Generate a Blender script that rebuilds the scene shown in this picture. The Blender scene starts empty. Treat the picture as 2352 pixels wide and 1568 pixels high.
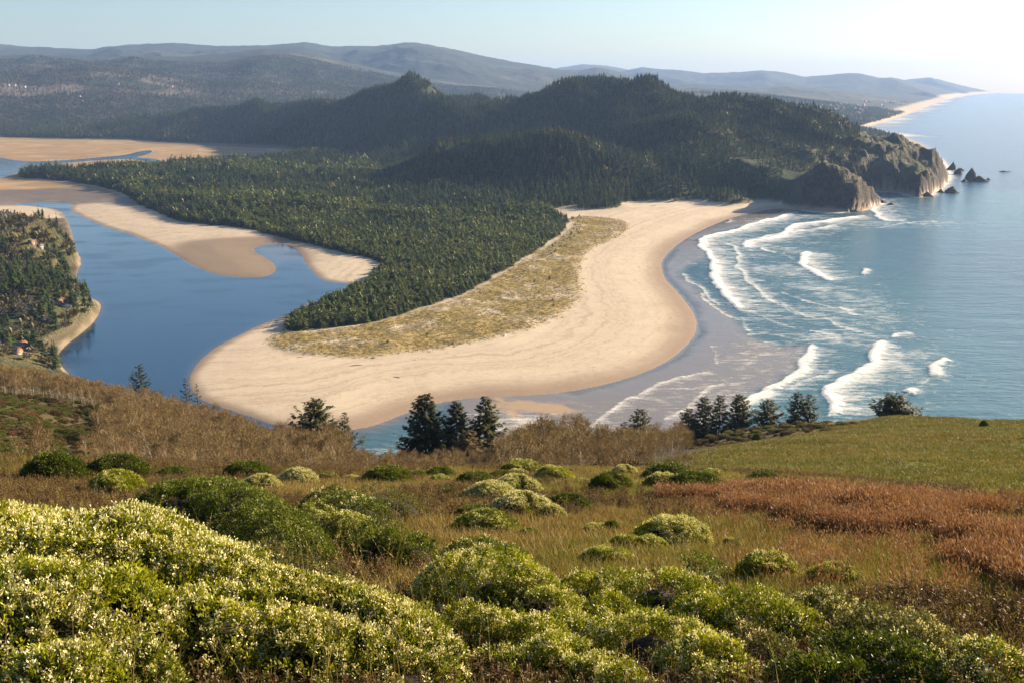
import bpy, math, random
import numpy as np
from math import radians, sin, cos, tan, atan, pi
rng = np.random.default_rng(7)
random.seed(7)
scene = bpy.context.scene
C = scene.collection
EYE = 210.0
F = 2287.0
PITCH = radians(14.47)
SUN_AZ = radians(59); SUN_EL = radians(20)

# ------------------------------------------------------------------ camera geometry
def ray(px, py):
    x = (np.asarray(px, float)-1176)/F; v = -(np.asarray(py, float)-784)/F
    y = cos(PITCH)+v*sin(PITCH); z = -sin(PITCH)+v*cos(PITCH)
    return x, y, z
def onplane(px, py, h=0.0):
    x, y, z = ray(px, py); t = (h-EYE)/z
    return x*t, y*t
def atdist(px, py, d, tree=0.0):
    x, y, z = ray(px, py); t = d/np.hypot(x, y)
    return float(x*t), float(y*t), float(EYE+z*t-tree)
def toimg(x, y, z):
    dz = z-EYE
    fwd = y*cos(PITCH)-dz*sin(PITCH); up = y*sin(PITCH)+dz*cos(PITCH)
    return 1176+F*x/fwd, 784-F*up/fwd
def wpoly(pts, it=1, closed=True, h=0.0):
    p = np.array(pts, float); X, Y = onplane(p[:, 0], p[:, 1], h)
    return chaikin(np.stack([X, Y], 1), it, closed)
def chaikin(p, it, closed):
    for _ in range(it):
        if closed:
            q = np.roll(p, -1, 0)
            p = np.stack([.75*p+.25*q, .25*p+.75*q], 1).reshape(-1, 2)
        else:
            a, b = p[:-1], p[1:]
            m = np.stack([.75*a+.25*b, .25*a+.75*b], 1).reshape(-1, 2)
            p = np.vstack([p[:1], m[1:-1], p[-1:]])
    return p

# ------------------------------------------------------------------ noise
def _h(ix, iy, s):
    n = (ix.astype(np.int64)*374761393+iy.astype(np.int64)*668265263+s*1442695041) & 0xffffffff
    n = ((n ^ (n >> 13))*1274126177) & 0xffffffff
    return ((n ^ (n >> 16)) & 0xffff)/65535.0
def vnoise(x, y, s=0):
    ix = np.floor(x); iy = np.floor(y); fx = x-ix; fy = y-iy
    fx = fx*fx*(3-2*fx); fy = fy*fy*(3-2*fy)
    a = _h(ix, iy, s); b = _h(ix+1, iy, s); c = _h(ix, iy+1, s); d = _h(ix+1, iy+1, s)
    return (a*(1-fx)+b*fx)*(1-fy)+(c*(1-fx)+d*fx)*fy
def fbm(x, y, sc, o=4, s=0, ridge=False):
    x = x/sc; y = y/sc; t = 0; a = .5; tot = 0
    for k in range(o):
        n = vnoise(x+17.3*k, y-9.1*k, s+k)*2-1
        if ridge: n = 1-2*np.abs(n)
        t = t+a*n; tot += a; a *= .5; x = x*2.03+.3*y; y = y*2.03-.3*x*.5
    return t/tot
def sstep(a, b, x):
    t = np.clip((x-a)/(b-a), 0, 1); return t*t*(3-2*t)
def lerp(a, b, t): return a+(b-a)*t

# ------------------------------------------------------------------ distances
def segdist(X, Y, p, closed=True):
    q = np.roll(p, -1, 0) if closed else p[1:]
    a = p if closed else p[:-1]
    D = np.full(X.shape, 1e12)
    for (ax, ay), (bx, by) in zip(a, q):
        dx, dy = bx-ax, by-ay; L = dx*dx+dy*dy+1e-9
        t = np.clip(((X-ax)*dx+(Y-ay)*dy)/L, 0, 1)
        D = np.minimum(D, (X-ax-t*dx)**2+(Y-ay-t*dy)**2)
    return np.sqrt(D)
def inside(X, Y, p):
    r = np.zeros(X.shape, bool); q = np.roll(p, -1, 0)
    for (ax, ay), (bx, by) in zip(p, q):
        if ay == by: continue
        r ^= ((ay > Y) != (by > Y)) & (X < (bx-ax)*(Y-ay)/(by-ay)+ax)
    return r
def sdist(X, Y, p, maxd=400.0):
    """positive inside"""
    out = np.full(X.shape, -1e4)
    lo = p.min(0)-maxd; hi = p.max(0)+maxd
    m = (X > lo[0]) & (X < hi[0]) & (Y > lo[1]) & (Y < hi[1])
    if m.any():
        x, y = X[m], Y[m]
        d = segdist(x, y, p); i = inside(x, y, p)
        out[m] = np.where(i, d, -d)
    return out

# ------------------------------------------------------------------ traced outlines
LAGOON = wpoly([(22,469),(60,466),(115,465),(178,469),(158,477),(170,488),(216,510),(255,525),(299,537),(335,552),(360,560),(407,586),(440,607),(468,620),(500,631),(545,637),(600,637),(625,630),(634,618),(628,605),(605,590),(583,580),(582,570),(605,562),(650,560),(678,568),(693,583),(700,600),(722,626),(740,642),(770,649),(800,650),(815,656),(740,690),(690,710),(650,728),(600,746),(555,768),(520,785),(488,803),(460,828),(443,850),(435,872),(440,893),(455,912),(490,928),(560,950),(630,975),(700,992),(780,1006),(700,1080),(400,1000),(200,900),(129,830),(133,812),(150,792),(190,762),(222,732),(233,700),(215,687),(185,683),(175,672),(172,655),(175,630),(187,600),(172,572),(166,545),(160,520),(150,500),(140,485),(100,476)])
RIVER = wpoly([(-300,345),(0,362),(30,368),(80,372),(150,368),(230,362),(290,356),(318,348),(348,345),(350,351),(330,358),(310,362),(350,364),(372,369),(385,379),(365,388),(345,389),(352,379),(340,371),(290,365),(220,369),(150,375),(100,380),(60,390),(20,405),(0,411),(-300,440)])
shore_px = [(700,992),(760,989),(820,985),(870,973),(930,948),(1000,925),(1080,913),(1200,908),(1300,900),(1400,880),(1480,855),(1540,825),(1580,790),(1600,760),(1598,730),(1580,700),(1550,665),(1525,640),(1518,610),(1522,595),(1545,570),(1580,545),(1630,520),(1680,500),(1730,488),(1790,478),(1830,482),(1860,486),(1910,489),(1965,486),(2000,478),(2032,468),(2010,458),(1990,447),(1995,440),(2040,440),(2078,444),(2095,452),(2118,454),(2145,446),(2165,432),(2181,412),(2182,398),(2172,378),(2150,356),(2110,325),(2050,310),(1990,299),(1990,293),(2040,280),(2090,262),(2130,246),(2165,233),(2200,223),(2262,215.8),(2352,213.4),(2700,212.6)]
X0, Y0 = onplane(np.array([p[0] for p in shore_px]), np.array([p[1] for p in shore_px]))
SHORE = chaikin(np.stack([X0, Y0], 1), 1, False)
ex, ey = SHORE[-1]
OCEAN = np.vstack([SHORE, [[60000, ey], [60000, -2000], [-300, -2000], [-300, 560]]])
DUNE = wpoly([(612,795),(622,778),(650,768),(740,766),(800,757),(860,746),(920,731),(990,710),(1060,688),(1130,648),(1190,610),(1240,580),(1290,548),(1320,518),(1300,505),(1350,500),(1430,508),(1447,522),(1435,543),(1400,560),(1360,575),(1340,600),(1333,640),(1338,680),(1325,705),(1290,730),(1240,755),(1160,780),(1060,800),(960,815),(880,826),(820,830),(740,824),(660,817),(622,808)])
PINES = wpoly([(648,768),(740,764),(800,755),(860,744),(920,729),(990,707),(1060,684),(1130,644),(1190,606),(1240,576),(1285,545),(1310,515),(1285,502),(1240,482),(1190,468),(1100,458),(980,446),(900,422),(860,386),(800,364),(700,360),(560,372),(420,384),(370,391),(250,394),(100,397),(40,401),(48,410),(100,415),(200,425),(280,445),(310,466),(340,482),(375,498),(400,510),(470,520),(540,526),(620,541),(680,556),(740,571),(800,586),(860,602),(878,615),(850,643),(800,668),(740,696),(690,718),(658,742)])
MARSH = wpoly([(-400,300),(0,313),(120,318),(228,312),(250,307),(300,312),(305,330),(420,336),(560,340),(660,345),(730,352),(690,372),(560,380),(420,386),(250,398),(100,400),(60,412),(200,428),(290,450),(240,462),(190,466),(150,462),(60,462),(0,455),(-400,470)])
FLATS = wpoly([(-100,440),(60,437),(140,432),(230,440),(290,455),(330,475),(250,470),(190,470),(100,470),(30,474),(-100,480)])
BAR = wpoly([(420,560),(500,552),(600,548),(660,548),(700,575),(710,610),(640,600),(640,625),(600,640),(540,640),(470,625),(420,600),(395,575)])
POOL = wpoly([(583,575),(590,562),(640,556),(680,562),(700,590),(690,600),(660,598),(640,610),(630,605),(608,592)])

# ------------------------------------------------------------------ hills
def rbf_fit(pts, c):
    P = np.array(pts, float); d = np.hypot(P[:, None, 0]-P[None, :, 0], P[:, None, 1]-P[None, :, 1])
    A = np.sqrt(d*d+c*c); n = len(P)
    M = np.zeros((n+1, n+1)); M[:n, :n] = A-np.eye(n)*0.02*c; M[:n, n] = 1; M[n, :n] = 1
    w = np.linalg.solve(M, np.append(P[:, 2], 0)); return P, w, c
def rbf_eval(R, X, Y):
    P, w, c = R; o = np.full(X.shape, w[-1])
    for (x, y, _), k in zip(P, w[:-1]): o += k*np.sqrt((X-x)**2+(Y-y)**2+c*c)
    return o
def azp(px, d, z):
    x, y, _ = ray(px, 500); t = d/np.hypot(x, y); return (float(x*t), float(y*t), z)
HP = []
for a in [(1290,500),(1350,497),(1450,500),(1510,490),(1525,478),(1600,466),(1700,462),(1790,468),(1240,492)]:
    x, y = onplane(*a); HP.append((x, y, 3))
for a in [(1850,482),(1960,486),(2032,468),(1995,443),(2110,453),(2165,432),(2180,412)]:
    x, y = onplane(*a); HP.append((x, y, 8))
for a in [(300,322),(420,330),(560,334),(660,340),(735,350),(800,372),(870,400),(930,440),(1000,462),(1100,474)]:
    x, y = onplane(*a); HP.append((x, y, 2))
for a in [(300,258,4700,18),(450,248,4500,18),(600,235,4200,18),(700,232,3900,18),(770,235,3600,18),(850,208,3450,20),(905,192,3400,20),(945,176,3350,20),(978,186,3350,18),(1020,214,3300,18),(1100,226,3200,20),(1165,220,3120,20),(1195,207,3080,20),(1250,198,3000,22),(1290,192,2980,22),(1340,176,2950,22),(1400,174,2900,22),(1450,182,2880,22),(1500,176,2850,22),(1545,190,2800,22),(1580,206,2790,22),(1640,214,2750,20),(1720,228,2700,18),(1800,240,2650,18),(1880,256,2550,16),(1950,272,2500,14),
          (1985,291,2460,4),(2015,298,2450,0),(2040,296,2450,0),(2057,285,2440,0),(2076,292,2440,0),(2095,318,2400,0),(2120,340,2360,0),(2140,340,2350,0),(2155,353,2350,0),(2170,385,2360,0),
          (990,335,2220,18),(1050,325,2170,20),(1110,320,2120,20),(1200,322,2090,20),(1300,345,2050,20),(1400,372,2000,20),(1470,415,1900,18),(1505,460,1790,12),
          (950,380,2200,20),(1050,400,1990,20),(1200,410,1920,20),(1330,420,1850,18),(1400,445,1790,14),
          (1700,330,2200,12),(1700,400,1950,6),(1600,330,2180,10),(1600,400,1960,6),(1560,430,1880,3),(1760,430,1900,3),(1680,440,1870,2),(1800,340,2200,10),(1900,320,2300,10),(1550,280,2350,14),(1480,330,2250,16),
          (1100,270,2800,18),(1300,260,2650,20),(900,270,3050,18),(800,300,3250,15),(1450,255,2600,20),(1750,290,2400,14),(1000,255,2950,18),
          (1820,408,1930,0),(1850,400,1870,0),(1890,378,1860,0),(1930,402,1850,0),(1970,430,1830,0),(2010,455,1825,0),
          (1990,345,2260,0),(2050,360,2210,0),(2090,375,2150,0),(2105,400,2090,0),(2115,435,2010,0),(1960,345,2200,0)]:
    HP.append(atdist(*a))
for a in [(1000,2520,15),(1150,2480,12),(1300,2350,28),(1420,2300,40),(1850,2060,45),(1950,2000,20),(2000,3000,0),(2170,2650,-5),(2250,2700,-25),(1900,3300,0),(1700,3400,10),(1500,3700,30),(1200,4100,40),(950,4300,40),(700,4900,40),(450,5500,50),(200,4800,15),(100,4400,2),(0,4350,0),(-300,4500,0),(200,6000,50),(600,7000,60),(1200,6000,40),(1800,5000,15),(1200,1500,-2),(1600,1500,-8),(700,1800,-2),(600,2400,4),(750,2550,10),(2250,2000,-25),(2300,2350,-25),(2000,1650,-14)]:
    HP.append(azp(*a))
HEAD = rbf_fit(HP, 45.0)
LP = []
for a in [(129,825),(190,762),(233,700),(200,684),(172,672),(160,640),(150,615),(187,600),(172,572),(166,545),(155,505),(130,483),(80,474),(20,468)]:
    x, y = onplane(*a); LP.append((x, y, .5))
for a in [(0,790,800,4),(60,790,800,3),(0,700,940,6),(90,700,930,5),(0,640,1010,10),(90,620,1080,8),(130,560,1190,8),(0,560,1150,16),(60,520,1260,15),(0,490,1310,12),(110,500,1330,16),(140,530,1280,12),(60,485,1380,12),(150,660,1010,2),(-250,500,1250,15),(-250,640,1000,15),(-250,760,830,10)]:
    LP.append(atdist(*a))
for a in [(0,1700,3),(100,1620,0),(-300,1700,5),(300,1300,-12),(300,1000,-12),(260,800,-12),(-100,650,30),(60,700,8),(0,700,20),(-600,700,60),(-900,1200,60),(250,1500,-8)]:
    LP.append(azp(*a))
LEFT = rbf_fit(LP, 20.0)
# far ranges: crest traced as (px, py), distance, front and back half widths
RANGES = [
 ([(-400,110),(0,102),(60,107),(120,110),(180,113),(210,114),(250,108),(300,103),(350,101),(400,99),(440,102),(500,107),(560,106),(640,103),(700,98),(730,102),(760,108),(800,107),(850,107),(900,103),(930,98),(960,99),(1010,108),(1060,118),(1120,131),(1180,143),(1240,152),(1280,160),(1330,163),(1370,156),(1400,160),(1440,172),(1500,195),(1600,212),(1700,225)], 12500, 3600, 2500),
 ([(-400,125),(0,128),(80,126),(200,134),(300,128),(420,131),(520,124),(600,114),(660,115),(720,124),(780,140),(860,158),(950,177),(1050,192),(1150,200),(1300,210),(1500,230)], 9000, 2600, 1600),
 ([(-400,168),(0,166),(60,170),(120,160),(200,154),(260,158),(320,166),(400,178),(480,184),(560,180),(650,190),(740,196),(820,200),(900,205),(1100,225)], 7000, 2000, 1100),
 ([(1150,190),(1230,165),(1290,155),(1340,148),(1400,152),(1440,160),(1520,185),(1600,205)], 22000, 3000, 2500),
 ([(1250,205),(1340,185),(1400,171),(1440,162),(1475,155),(1510,159),(1560,162),(1620,169),(1700,166),(1750,162),(1800,167),(1850,177),(1900,173),(1950,168),(1975,169),(2020,180),(2060,178),(2100,182),(2140,176),(2190,181),(2260,187),(2352,191),(2600,196),(2900,208)], 18500, 2500, 3000),
 ([(1950,215),(2020,196),(2080,184),(2140,178),(2200,182),(2260,187),(2352,191),(2450,193),(2600,198),(2900,206)], 25200, 1500, 1500),
 ([(1300,215),(1400,198),(1500,192),(1600,193),(1700,199),(1760,200),(1800,196),(1850,192),(1901,190),(1955,196),(2027,204),(2070,203),(2099,205),(2150,217),(2180,228),(2230,240)], 12500, 2300, 1500),
 ([(1300,225),(1400,210),(1500,207),(1600,203),(1700,208),(1800,214),(1900,217),(1980,226),(2050,236),(2120,248)], 8800, 1800, 1500),
]
def ranges(X, Y):
    r = np.hypot(X, Y); az = np.arctan2(X, Y); H = np.zeros(X.shape)
    wob = fbm(X, Y, 2600, 4, 31); rid = fbm(X, Y, 1700, 5, 77, True)
    for k, (cr, R, wf, wb) in enumerate(RANGES):
        p = np.array(cr, float); x, y, z = ray(p[:, 0], p[:, 1])
        a = np.arctan2(x, y); hh = EYE+z/np.hypot(x, y)*R
        o = np.argsort(a); hc = np.interp(az, a[o], hh[o], left=0, right=0)
        u = (r-R-wob*R*.02)
        fall = np.where(u < 0, np.exp(-(np.abs(u)/wf)**1.7*1.5), np.exp(-(u/wb)**2*2))
        away = sstep(.03, .5, 1-fall)
        h = hc*fall*(1+away*rid*.55)
        H = np.maximum(H, h)
    return H

FP = []
def meadow_d(py):
    dep = PITCH+atan((py-784)/F); return CH/(tan(dep)-CT)
CH, CT = 4.0, .337
def dmap(d): return CH/(.357-CT+2.8/d) if d < 64 else d
for px in (-900,-400,0,500,900,1300,1700,2100,2400,2800,3300):
    for py in (1568,1450,1350,1250,1180):
        FP.append(atdist(px, py, meadow_d(py)))
    FP.append(azp(px, 3, EYE-CH-3*CT))
for px in (-500,0,300,600,900,1200,1500): FP.append(atdist(px, 1100, meadow_d(1100)))
for a in [(0,1062,62),(300,1075,60),(600,1085,62),(900,1085,62),(1200,1083,65),(1500,1085,66),(1750,1104,58),(1900,1120,50),(2100,1135,45),(2352,1165,40),(2600,1175,40)]: FP.append(atdist(a[0], a[1], dmap(a[2])))
for a in [(0,840,380,7),(-300,800,380,7),(200,872,350,7),(400,915,320,7),(520,950,300,7),(620,985,270,6),(700,1005,255,6),(0,905,265,1),(100,935,240,1),(200,1000,190,1),(60,985,190,1),(0,1030,130,1),(-300,900,250,1),
          (300,960,230,6),(300,1040,130,5),(500,1000,200,6),(500,1060,110,4),(700,1045,150,5),(850,1022,220,7),(1000,1030,220,7),(1150,1012,230,8),(1300,1005,240,8),(1450,1008,250,7),(1000,1070,100,3),(1300,1072,100,3),(1500,1078,95,1.5),
          (1560,1078,105,.5),(1700,1024,165,.5),(1770,1003,195,.5),(1900,990,225,.3),(2050,985,240,.3),(2200,975,255,0),(2352,967,260,0),(2600,955,270,0),(1640,1052,130,.3),
          (1620,1008,270,0),(1700,992,285,0),(1850,985,290,0),(1950,982,290,0),(2010,968,290,0),(2100,963,290,0),(2150,966,290,0),
          (1850,1060,120,0),(2000,1060,130,0),(2200,1085,110,0),(2352,1120,95,0),(2352,1050,150,0),(2200,1020,180,0),(2600,1050,150,0),(1800,1085,85,0),(2100,1120,85,0),(2352,1155,70,0)]:
    FP.append(atdist(*a))
for a in [(2100,330,98),(2352,310,98),(2600,320,100),(1900,340,75),(1600,330,78),(1300,310,85),(1000,290,88),(800,290,88),(650,330,80),(450,380,78),(200,440,78),(0,470,80),(-300,500,95),(-300,620,60),(0,600,30),(200,560,30),(450,480,32),(700,450,25),(1000,430,25),(1300,450,20),(1700,470,15),(2100,480,20),(2500,500,30),
          (0,720,-2),(200,680,-8),(450,580,-12),(700,540,-15),(1000,530,-15),(1400,560,-18),(1900,600,-20),(2500,650,-20),(-300,780,30),(0,860,-10),(500,760,-20),(1200,760,-22),(2000,800,-25),(-600,900,10)]:
    FP.append(azp(*a))
HILL = rbf_fit(FP, 3.0)
def h_hill(X, Y):
    r = np.hypot(X, Y)
    h = rbf_eval(HILL, X, Y)
    a = sstep(20, 160, r)
    return h+fbm(X, Y, 6, 3, 5)*.12*sstep(4, 15, r)+fbm(X, Y, 40, 4, 9)*(1.8*a)+fbm(X, Y, 11, 3, 8)*.7*sstep(60, 120, r)

def h_ground(X, Y, full=False):
    r = np.hypot(X, Y)
    lag = sdist(X, Y, LAGOON, 300); riv = sdist(X, Y, RIVER, 300); sea = sdist(X, Y, OCEAN, 2500)
    wat = np.maximum(np.maximum(lag, riv), sea)
    land = -wat
    wob = fbm(X, Y, 30, 3, 3)*1.5
    flat = np.where(land > 0, 2.6*(1-np.exp(-land/45.0))+.12, np.maximum(land*.06, -5))
    dune = sstep(-6, 14, sdist(X, Y, DUNE, 200)+wob*3); pines = sdist(X, Y, PINES, 250)
    marsh = sdist(X, Y, MARSH, 300)
    flat = flat+np.where(land > 0, dune*(1.0+fbm(X, Y, 16, 4, 12)*1.6), 0)
    mm = sstep(0, 60, marsh); flat = flat+np.where(land > 0, sstep(0, 80, pines)*sstep(1400, 1800, r)*(fbm(X, Y, 190, 3, 15)+.35)*15, 0)
    flat = np.where(land > 0, lerp(flat, np.minimum(flat, .8), mm), flat)
    hd = rbf_eval(HEAD, X, Y)
    hd = hd+sstep(8, 60, hd)*((fbm(X*1.0+Y*.35, Y*.45-X*.2, 250, 5, 41, True)-.46)*np.clip(hd, 0, 120)*.48+(fbm(X, Y, 75, 4, 44, True)-.2)*7)
    cp_ = (X/np.maximum(Y, 1) > .27)*sstep(.27, .33, X/np.maximum(Y, 1))*sstep(3, 30, hd)
    hd = hd+cp_*(fbm(X, Y, 110, 5, 45, True)*20+fbm(X+Y, Y-X, 36, 4, 46, True)*11+5-8*(r < 2020))
    for kx_, kd_, kh_, kr_ in ((2057, 2440, 11, 22), (2040, 2440, 5, 24), (2141, 2350, 13, 14), (2152, 2350, 5, 16), (1888, 1860, 5, 25), (1040, 2160, 26, 120), (1190, 2090, 30, 140), (1330, 2040, 24, 110), (1110, 3200, 9, 230), (1165, 3100, 8, 130)):
        a_, b_, _ = azp(kx_, kd_, 0); hd = hd+kh_*np.exp(-(((X-a_)**2+(Y-b_)**2)/kr_**2))
    hl = rbf_eval(LEFT, X, Y)+fbm(X, Y, 40, 4, 50)*1.5
    lw = sstep(-520, -470, -X*0-r*0+np.where(r < 1750, -400, -600)); hl = np.where((r < 1700) & (X < 0), hl, -20)
    hd = np.where(r < 1550, -20, hd)
    rg = ranges(X, Y)*sstep(4300, 6800, r)
    low = sstep(4200, 5200, r)*(8+14*(fbm(X, Y, 700, 4, 60)+.55)*sstep(4200, 5600, r)*2.2)
    inland = np.maximum(np.maximum(hd, hl), np.maximum(rg, low))
    # nothing stands above its distance from the water's edge (steep sea cliffs), none in the water
    cpx = sstep(.27, .36, X/np.maximum(Y, 1)); cliff = np.maximum(land+fbm(X, Y, 30, 3, 72)*9*cpx-1, 0)*(1.2+1.7*cpx)*(.9+.95*fbm(X, Y, 58, 5, 71, True))+fbm(X, Y, 22, 4, 70, True)*np.clip(land, 0, 6)
    soft = np.where(r > 16000, land*.3, np.where(r > 4500, land*.12, cliff))
    inland = np.minimum(inland, soft)
    z = np.where(land > 0, np.maximum(flat, inland), flat)
    if not full: return z
    return z, dict(lag=lag, riv=riv, sea=sea, land=land, dune=dune, pines=pines, marsh=marsh, inland=inland, hd=hd, hl=hl)

class Polar:
    def __init__(s, a0, a1, na, r0, r1, nr):
        s.a0, s.a1, s.na, s.r0, s.r1, s.nr = radians(a0), radians(a1), na, r0, r1, nr
        A = np.linspace(s.a0, s.a1, na); R = r0*(r1/r0)**np.linspace(0, 1, nr)
        s.R = R; s.A = A
        s.AA, s.RR = np.meshgrid(A, R); s.X = s.RR*np.sin(s.AA); s.Y = s.RR*np.cos(s.AA)
    def samp(s, G, x, y):
        r = np.hypot(x, y); a = np.arctan2(x, y)
        u = np.clip((a-s.a0)/(s.a1-s.a0)*(s.na-1), 0, s.na-1.001); v = np.clip(np.log(np.maximum(r, s.r0)/s.r0)/math.log(s.r1/s.r0)*(s.nr-1), 0, s.nr-1.001)
        i = u.astype(int); j = v.astype(int); fu = u-i; fv = v-j
        return (G[j, i]*(1-fu)+G[j, i+1]*fu)*(1-fv)+(G[j+1, i]*(1-fu)+G[j+1, i+1]*fu)*fv
    def quads(s, mask=None):
        j, i = np.meshgrid(np.arange(s.nr-1), np.arange(s.na-1), indexing='ij')
        a = j*s.na+i; q = np.stack([a, a+1, a+1+s.na, a+s.na], -1)
        if mask is not None:
            m = mask[:-1, :-1] | mask[1:, :-1] | mask[:-1, 1:] | mask[1:, 1:]; q = q[m]
        return q.reshape(-1, 4)[:, ::-1]

# ------------------------------------------------------------------ mesh helpers
def mesh_np(name, V, faces, attrs=None, smooth=False):
    me = bpy.data.meshes.new(name); V = np.asarray(V, np.float32)
    faces = np.asarray(faces, np.int32); k = faces.shape[1]
    used = np.zeros(len(V), bool); used[faces.ravel()] = True
    if not used.all():
        idx = np.cumsum(used)-1; faces = idx[faces].astype(np.int32); V = V[used]
        if attrs: attrs = {a: v[used] for a, v in attrs.items()}
    me.vertices.add(len(V)); me.vertices.foreach_set('co', V.ravel())
    me.loops.add(faces.size); me.loops.foreach_set('vertex_index', faces.ravel())
    me.polygons.add(len(faces)); me.polygons.foreach_set('loop_start', np.arange(0, faces.size, k, dtype=np.int32))
    try: me.polygons.foreach_set('loop_total', np.full(len(faces), k, np.int32))
    except Exception: pass
    me.update(calc_edges=True)
    if smooth: me.polygons.foreach_set('use_smooth', np.ones(len(faces), bool))
    for a, v in (attrs or {}).items():
        v = np.asarray(v, np.float32)
        if v.ndim == 1: t = me.attributes.new(a, 'FLOAT', 'POINT'); t.data.foreach_set('value', v)
        elif v.shape[1] == 3:
            t = me.attributes.new(a, 'FLOAT_VECTOR', 'POINT'); t.data.foreach_set('vector', v.ravel())
    return me
def link(name, me, mat=None, parent=None):
    o = bpy.data.objects.new(name, me); C.objects.link(o)
    if mat is not None and me is not None and len(me.materials) == 0:
        for m in (mat if isinstance(mat, (list, tuple)) else [mat]): me.materials.append(m)
    if parent is not None: o.parent = parent
    return o
def tag(o, label=None, cat=None, group=None, kind=None):
    if label: o['label'] = label
    if cat: o['category'] = cat
    if group: o['group'] = group
    if kind: o['kind'] = kind
    return o
def empty(name, loc, label, cat, group=None):
    o = bpy.data.objects.new(name, None); C.objects.link(o); o.location = loc; o.empty_display_size = .2
    return tag(o, label, cat, group)

# ------------------------------------------------------------------ material helpers
class M:
    def __init__(s, name):
        s.m = bpy.data.materials.new(name); s.m.use_nodes = True; s.t = s.m.node_tree; s.t.nodes.clear()
        s.out = s.n('ShaderNodeOutputMaterial')
    def n(s, t, **k):
        nd = s.t.nodes.new(t)
        for a, v in k.items():
            if a.startswith('i_'):
                key = a[2:].replace('_', ' '); nd.inputs[key].default_value = v
            else: setattr(nd, a, v)
        return nd
    def l(s, a, b): s.t.links.new(a, b)
    def pos(s): return s.n('ShaderNodeNewGeometry').outputs['Position']
    def attr(s, name): return s.n('ShaderNodeAttribute', attribute_name=name)
    def noise(s, vec, scale, detail=4, rough=.55, stretch=None, dist=0):
        if stretch:
            mp = s.n('ShaderNodeMapping'); mp.inputs['Scale'].default_value = stretch; s.l(vec, mp.inputs['Vector']); vec = mp.outputs[0]
        nd = s.n('ShaderNodeTexNoise'); nd.inputs['Scale'].default_value = scale; nd.inputs['Detail'].default_value = detail; nd.inputs['Roughness'].default_value = rough
        nd.inputs['Distortion'].default_value = dist; s.l(vec, nd.inputs['Vector']); return nd.outputs['Fac']
    def mix(s, f, a, b, mode='MIX'):
        nd = s.n('ShaderNodeMix', data_type='RGBA', blend_type=mode)
        for v, k in ((f, 0), (a, 6), (b, 7)):
            if isinstance(v, (int, float)): nd.inputs[k].default_value = v
            elif isinstance(v, tuple): nd.inputs[k].default_value = (*v, 1) if len(v) == 3 else v
            else: s.l(v, nd.inputs[k])
        return nd.outputs[2]
    def math(s, op, a, b=0.0, clamp=False):
        nd = s.n('ShaderNodeMath', operation=op, use_clamp=clamp)
        for v, k in ((a, 0), (b, 1)):
            if isinstance(v, (int, float)): nd.inputs[k].default_value = v
            else: s.l(v, nd.inputs[k])
        return nd.outputs[0]
    def rmap(s, v, a, b, c=0.0, d=1.0):
        nd = s.n('ShaderNodeMapRange', interpolation_type='SMOOTHSTEP'); s.l(v, nd.inputs[0])
        for k, x in zip((1, 2, 3, 4), (a, b, c, d)): nd.inputs[k].default_value = x
        return nd.outputs[0]
    def ramp(s, f, stops):
        nd = s.n('ShaderNodeValToRGB'); cr = nd.color_ramp
        while len(cr.elements) > 1: cr.elements.remove(cr.elements[0])
        cr.elements[0].position = stops[0][0]; cr.elements[0].color = (*stops[0][1], 1)
        for p, c in stops[1:]:
            e = cr.elements.new(p); e.color = (*c, 1)
        s.l(f, nd.inputs[0]); return nd.outputs[0]
    def bump(s, h, strength=1, dist=.1, normal=None):
        b = s.n('ShaderNodeBump'); b.inputs['Strength'].default_value = strength; b.inputs['Distance'].default_value = dist
        s.l(h, b.inputs['Height'])
        if normal: s.l(normal, b.inputs['Normal'])
        return b.outputs[0]
    def bsdf(s, col, rough=.8, normal=None, spec=.3, **k):
        b = s.n('ShaderNodeBsdfPrincipled'); 
        for key, v in (('Base Color', col), ('Roughness', rough), ('Specular IOR Level', spec), ('Normal', normal)):
            if v is None: continue
            if isinstance(v, (int, float)): b.inputs[key].default_value = v
            elif isinstance(v, tuple): b.inputs[key].default_value = (*v, 1)
            else: s.l(v, b.inputs[key])
        s.b = b; return b.outputs[0]
    def done(s, sh): s.l(sh, s.out.inputs['Surface']); return s.m
def leafmat(name, stops, trans=.35, nscale=.6, attr=None, rough=.6):
    """foliage: colour varies by plant (object random), by clump (noise) ; thin leaves let some light through"""
    m = M(name); oi = m.n('ShaderNodeObjectInfo')
    n = m.noise(m.pos(), nscale, 3)
    f = m.math('ADD', m.math('MULTIPLY', oi.outputs['Random'], .5), m.math('MULTIPLY', n, .6))
    if attr: f = m.math('ADD', m.math('MULTIPLY', f, .5), m.math('MULTIPLY', m.attr(attr).outputs['Fac'], .5))
    c = m.ramp(f, stops)
    d = m.bsdf(c, rough, spec=.25)
    if trans:
        t = m.n('ShaderNodeBsdfTranslucent'); c2 = m.mix(1.0, c, (1.25, 1.2, .7), 'MULTIPLY'); m.l(c2, t.inputs['Color'])
        mx = m.n('ShaderNodeMixShader'); mx.inputs[0].default_value = trans; m.l(d, mx.inputs[1]); m.l(t.outputs[0], mx.inputs[2]); d = mx.outputs[0]
    return m.done(d)
def simplemat(name, col, rough=.8, var=.2, scale=3.0):
    m = M(name); n = m.noise(m.pos(), scale, 4)
    c = m.mix(n, tuple(x*(1-var) for x in col), tuple(min(1, x*(1+var)) for x in col))
    return m.done(m.bsdf(c, rough))

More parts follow.
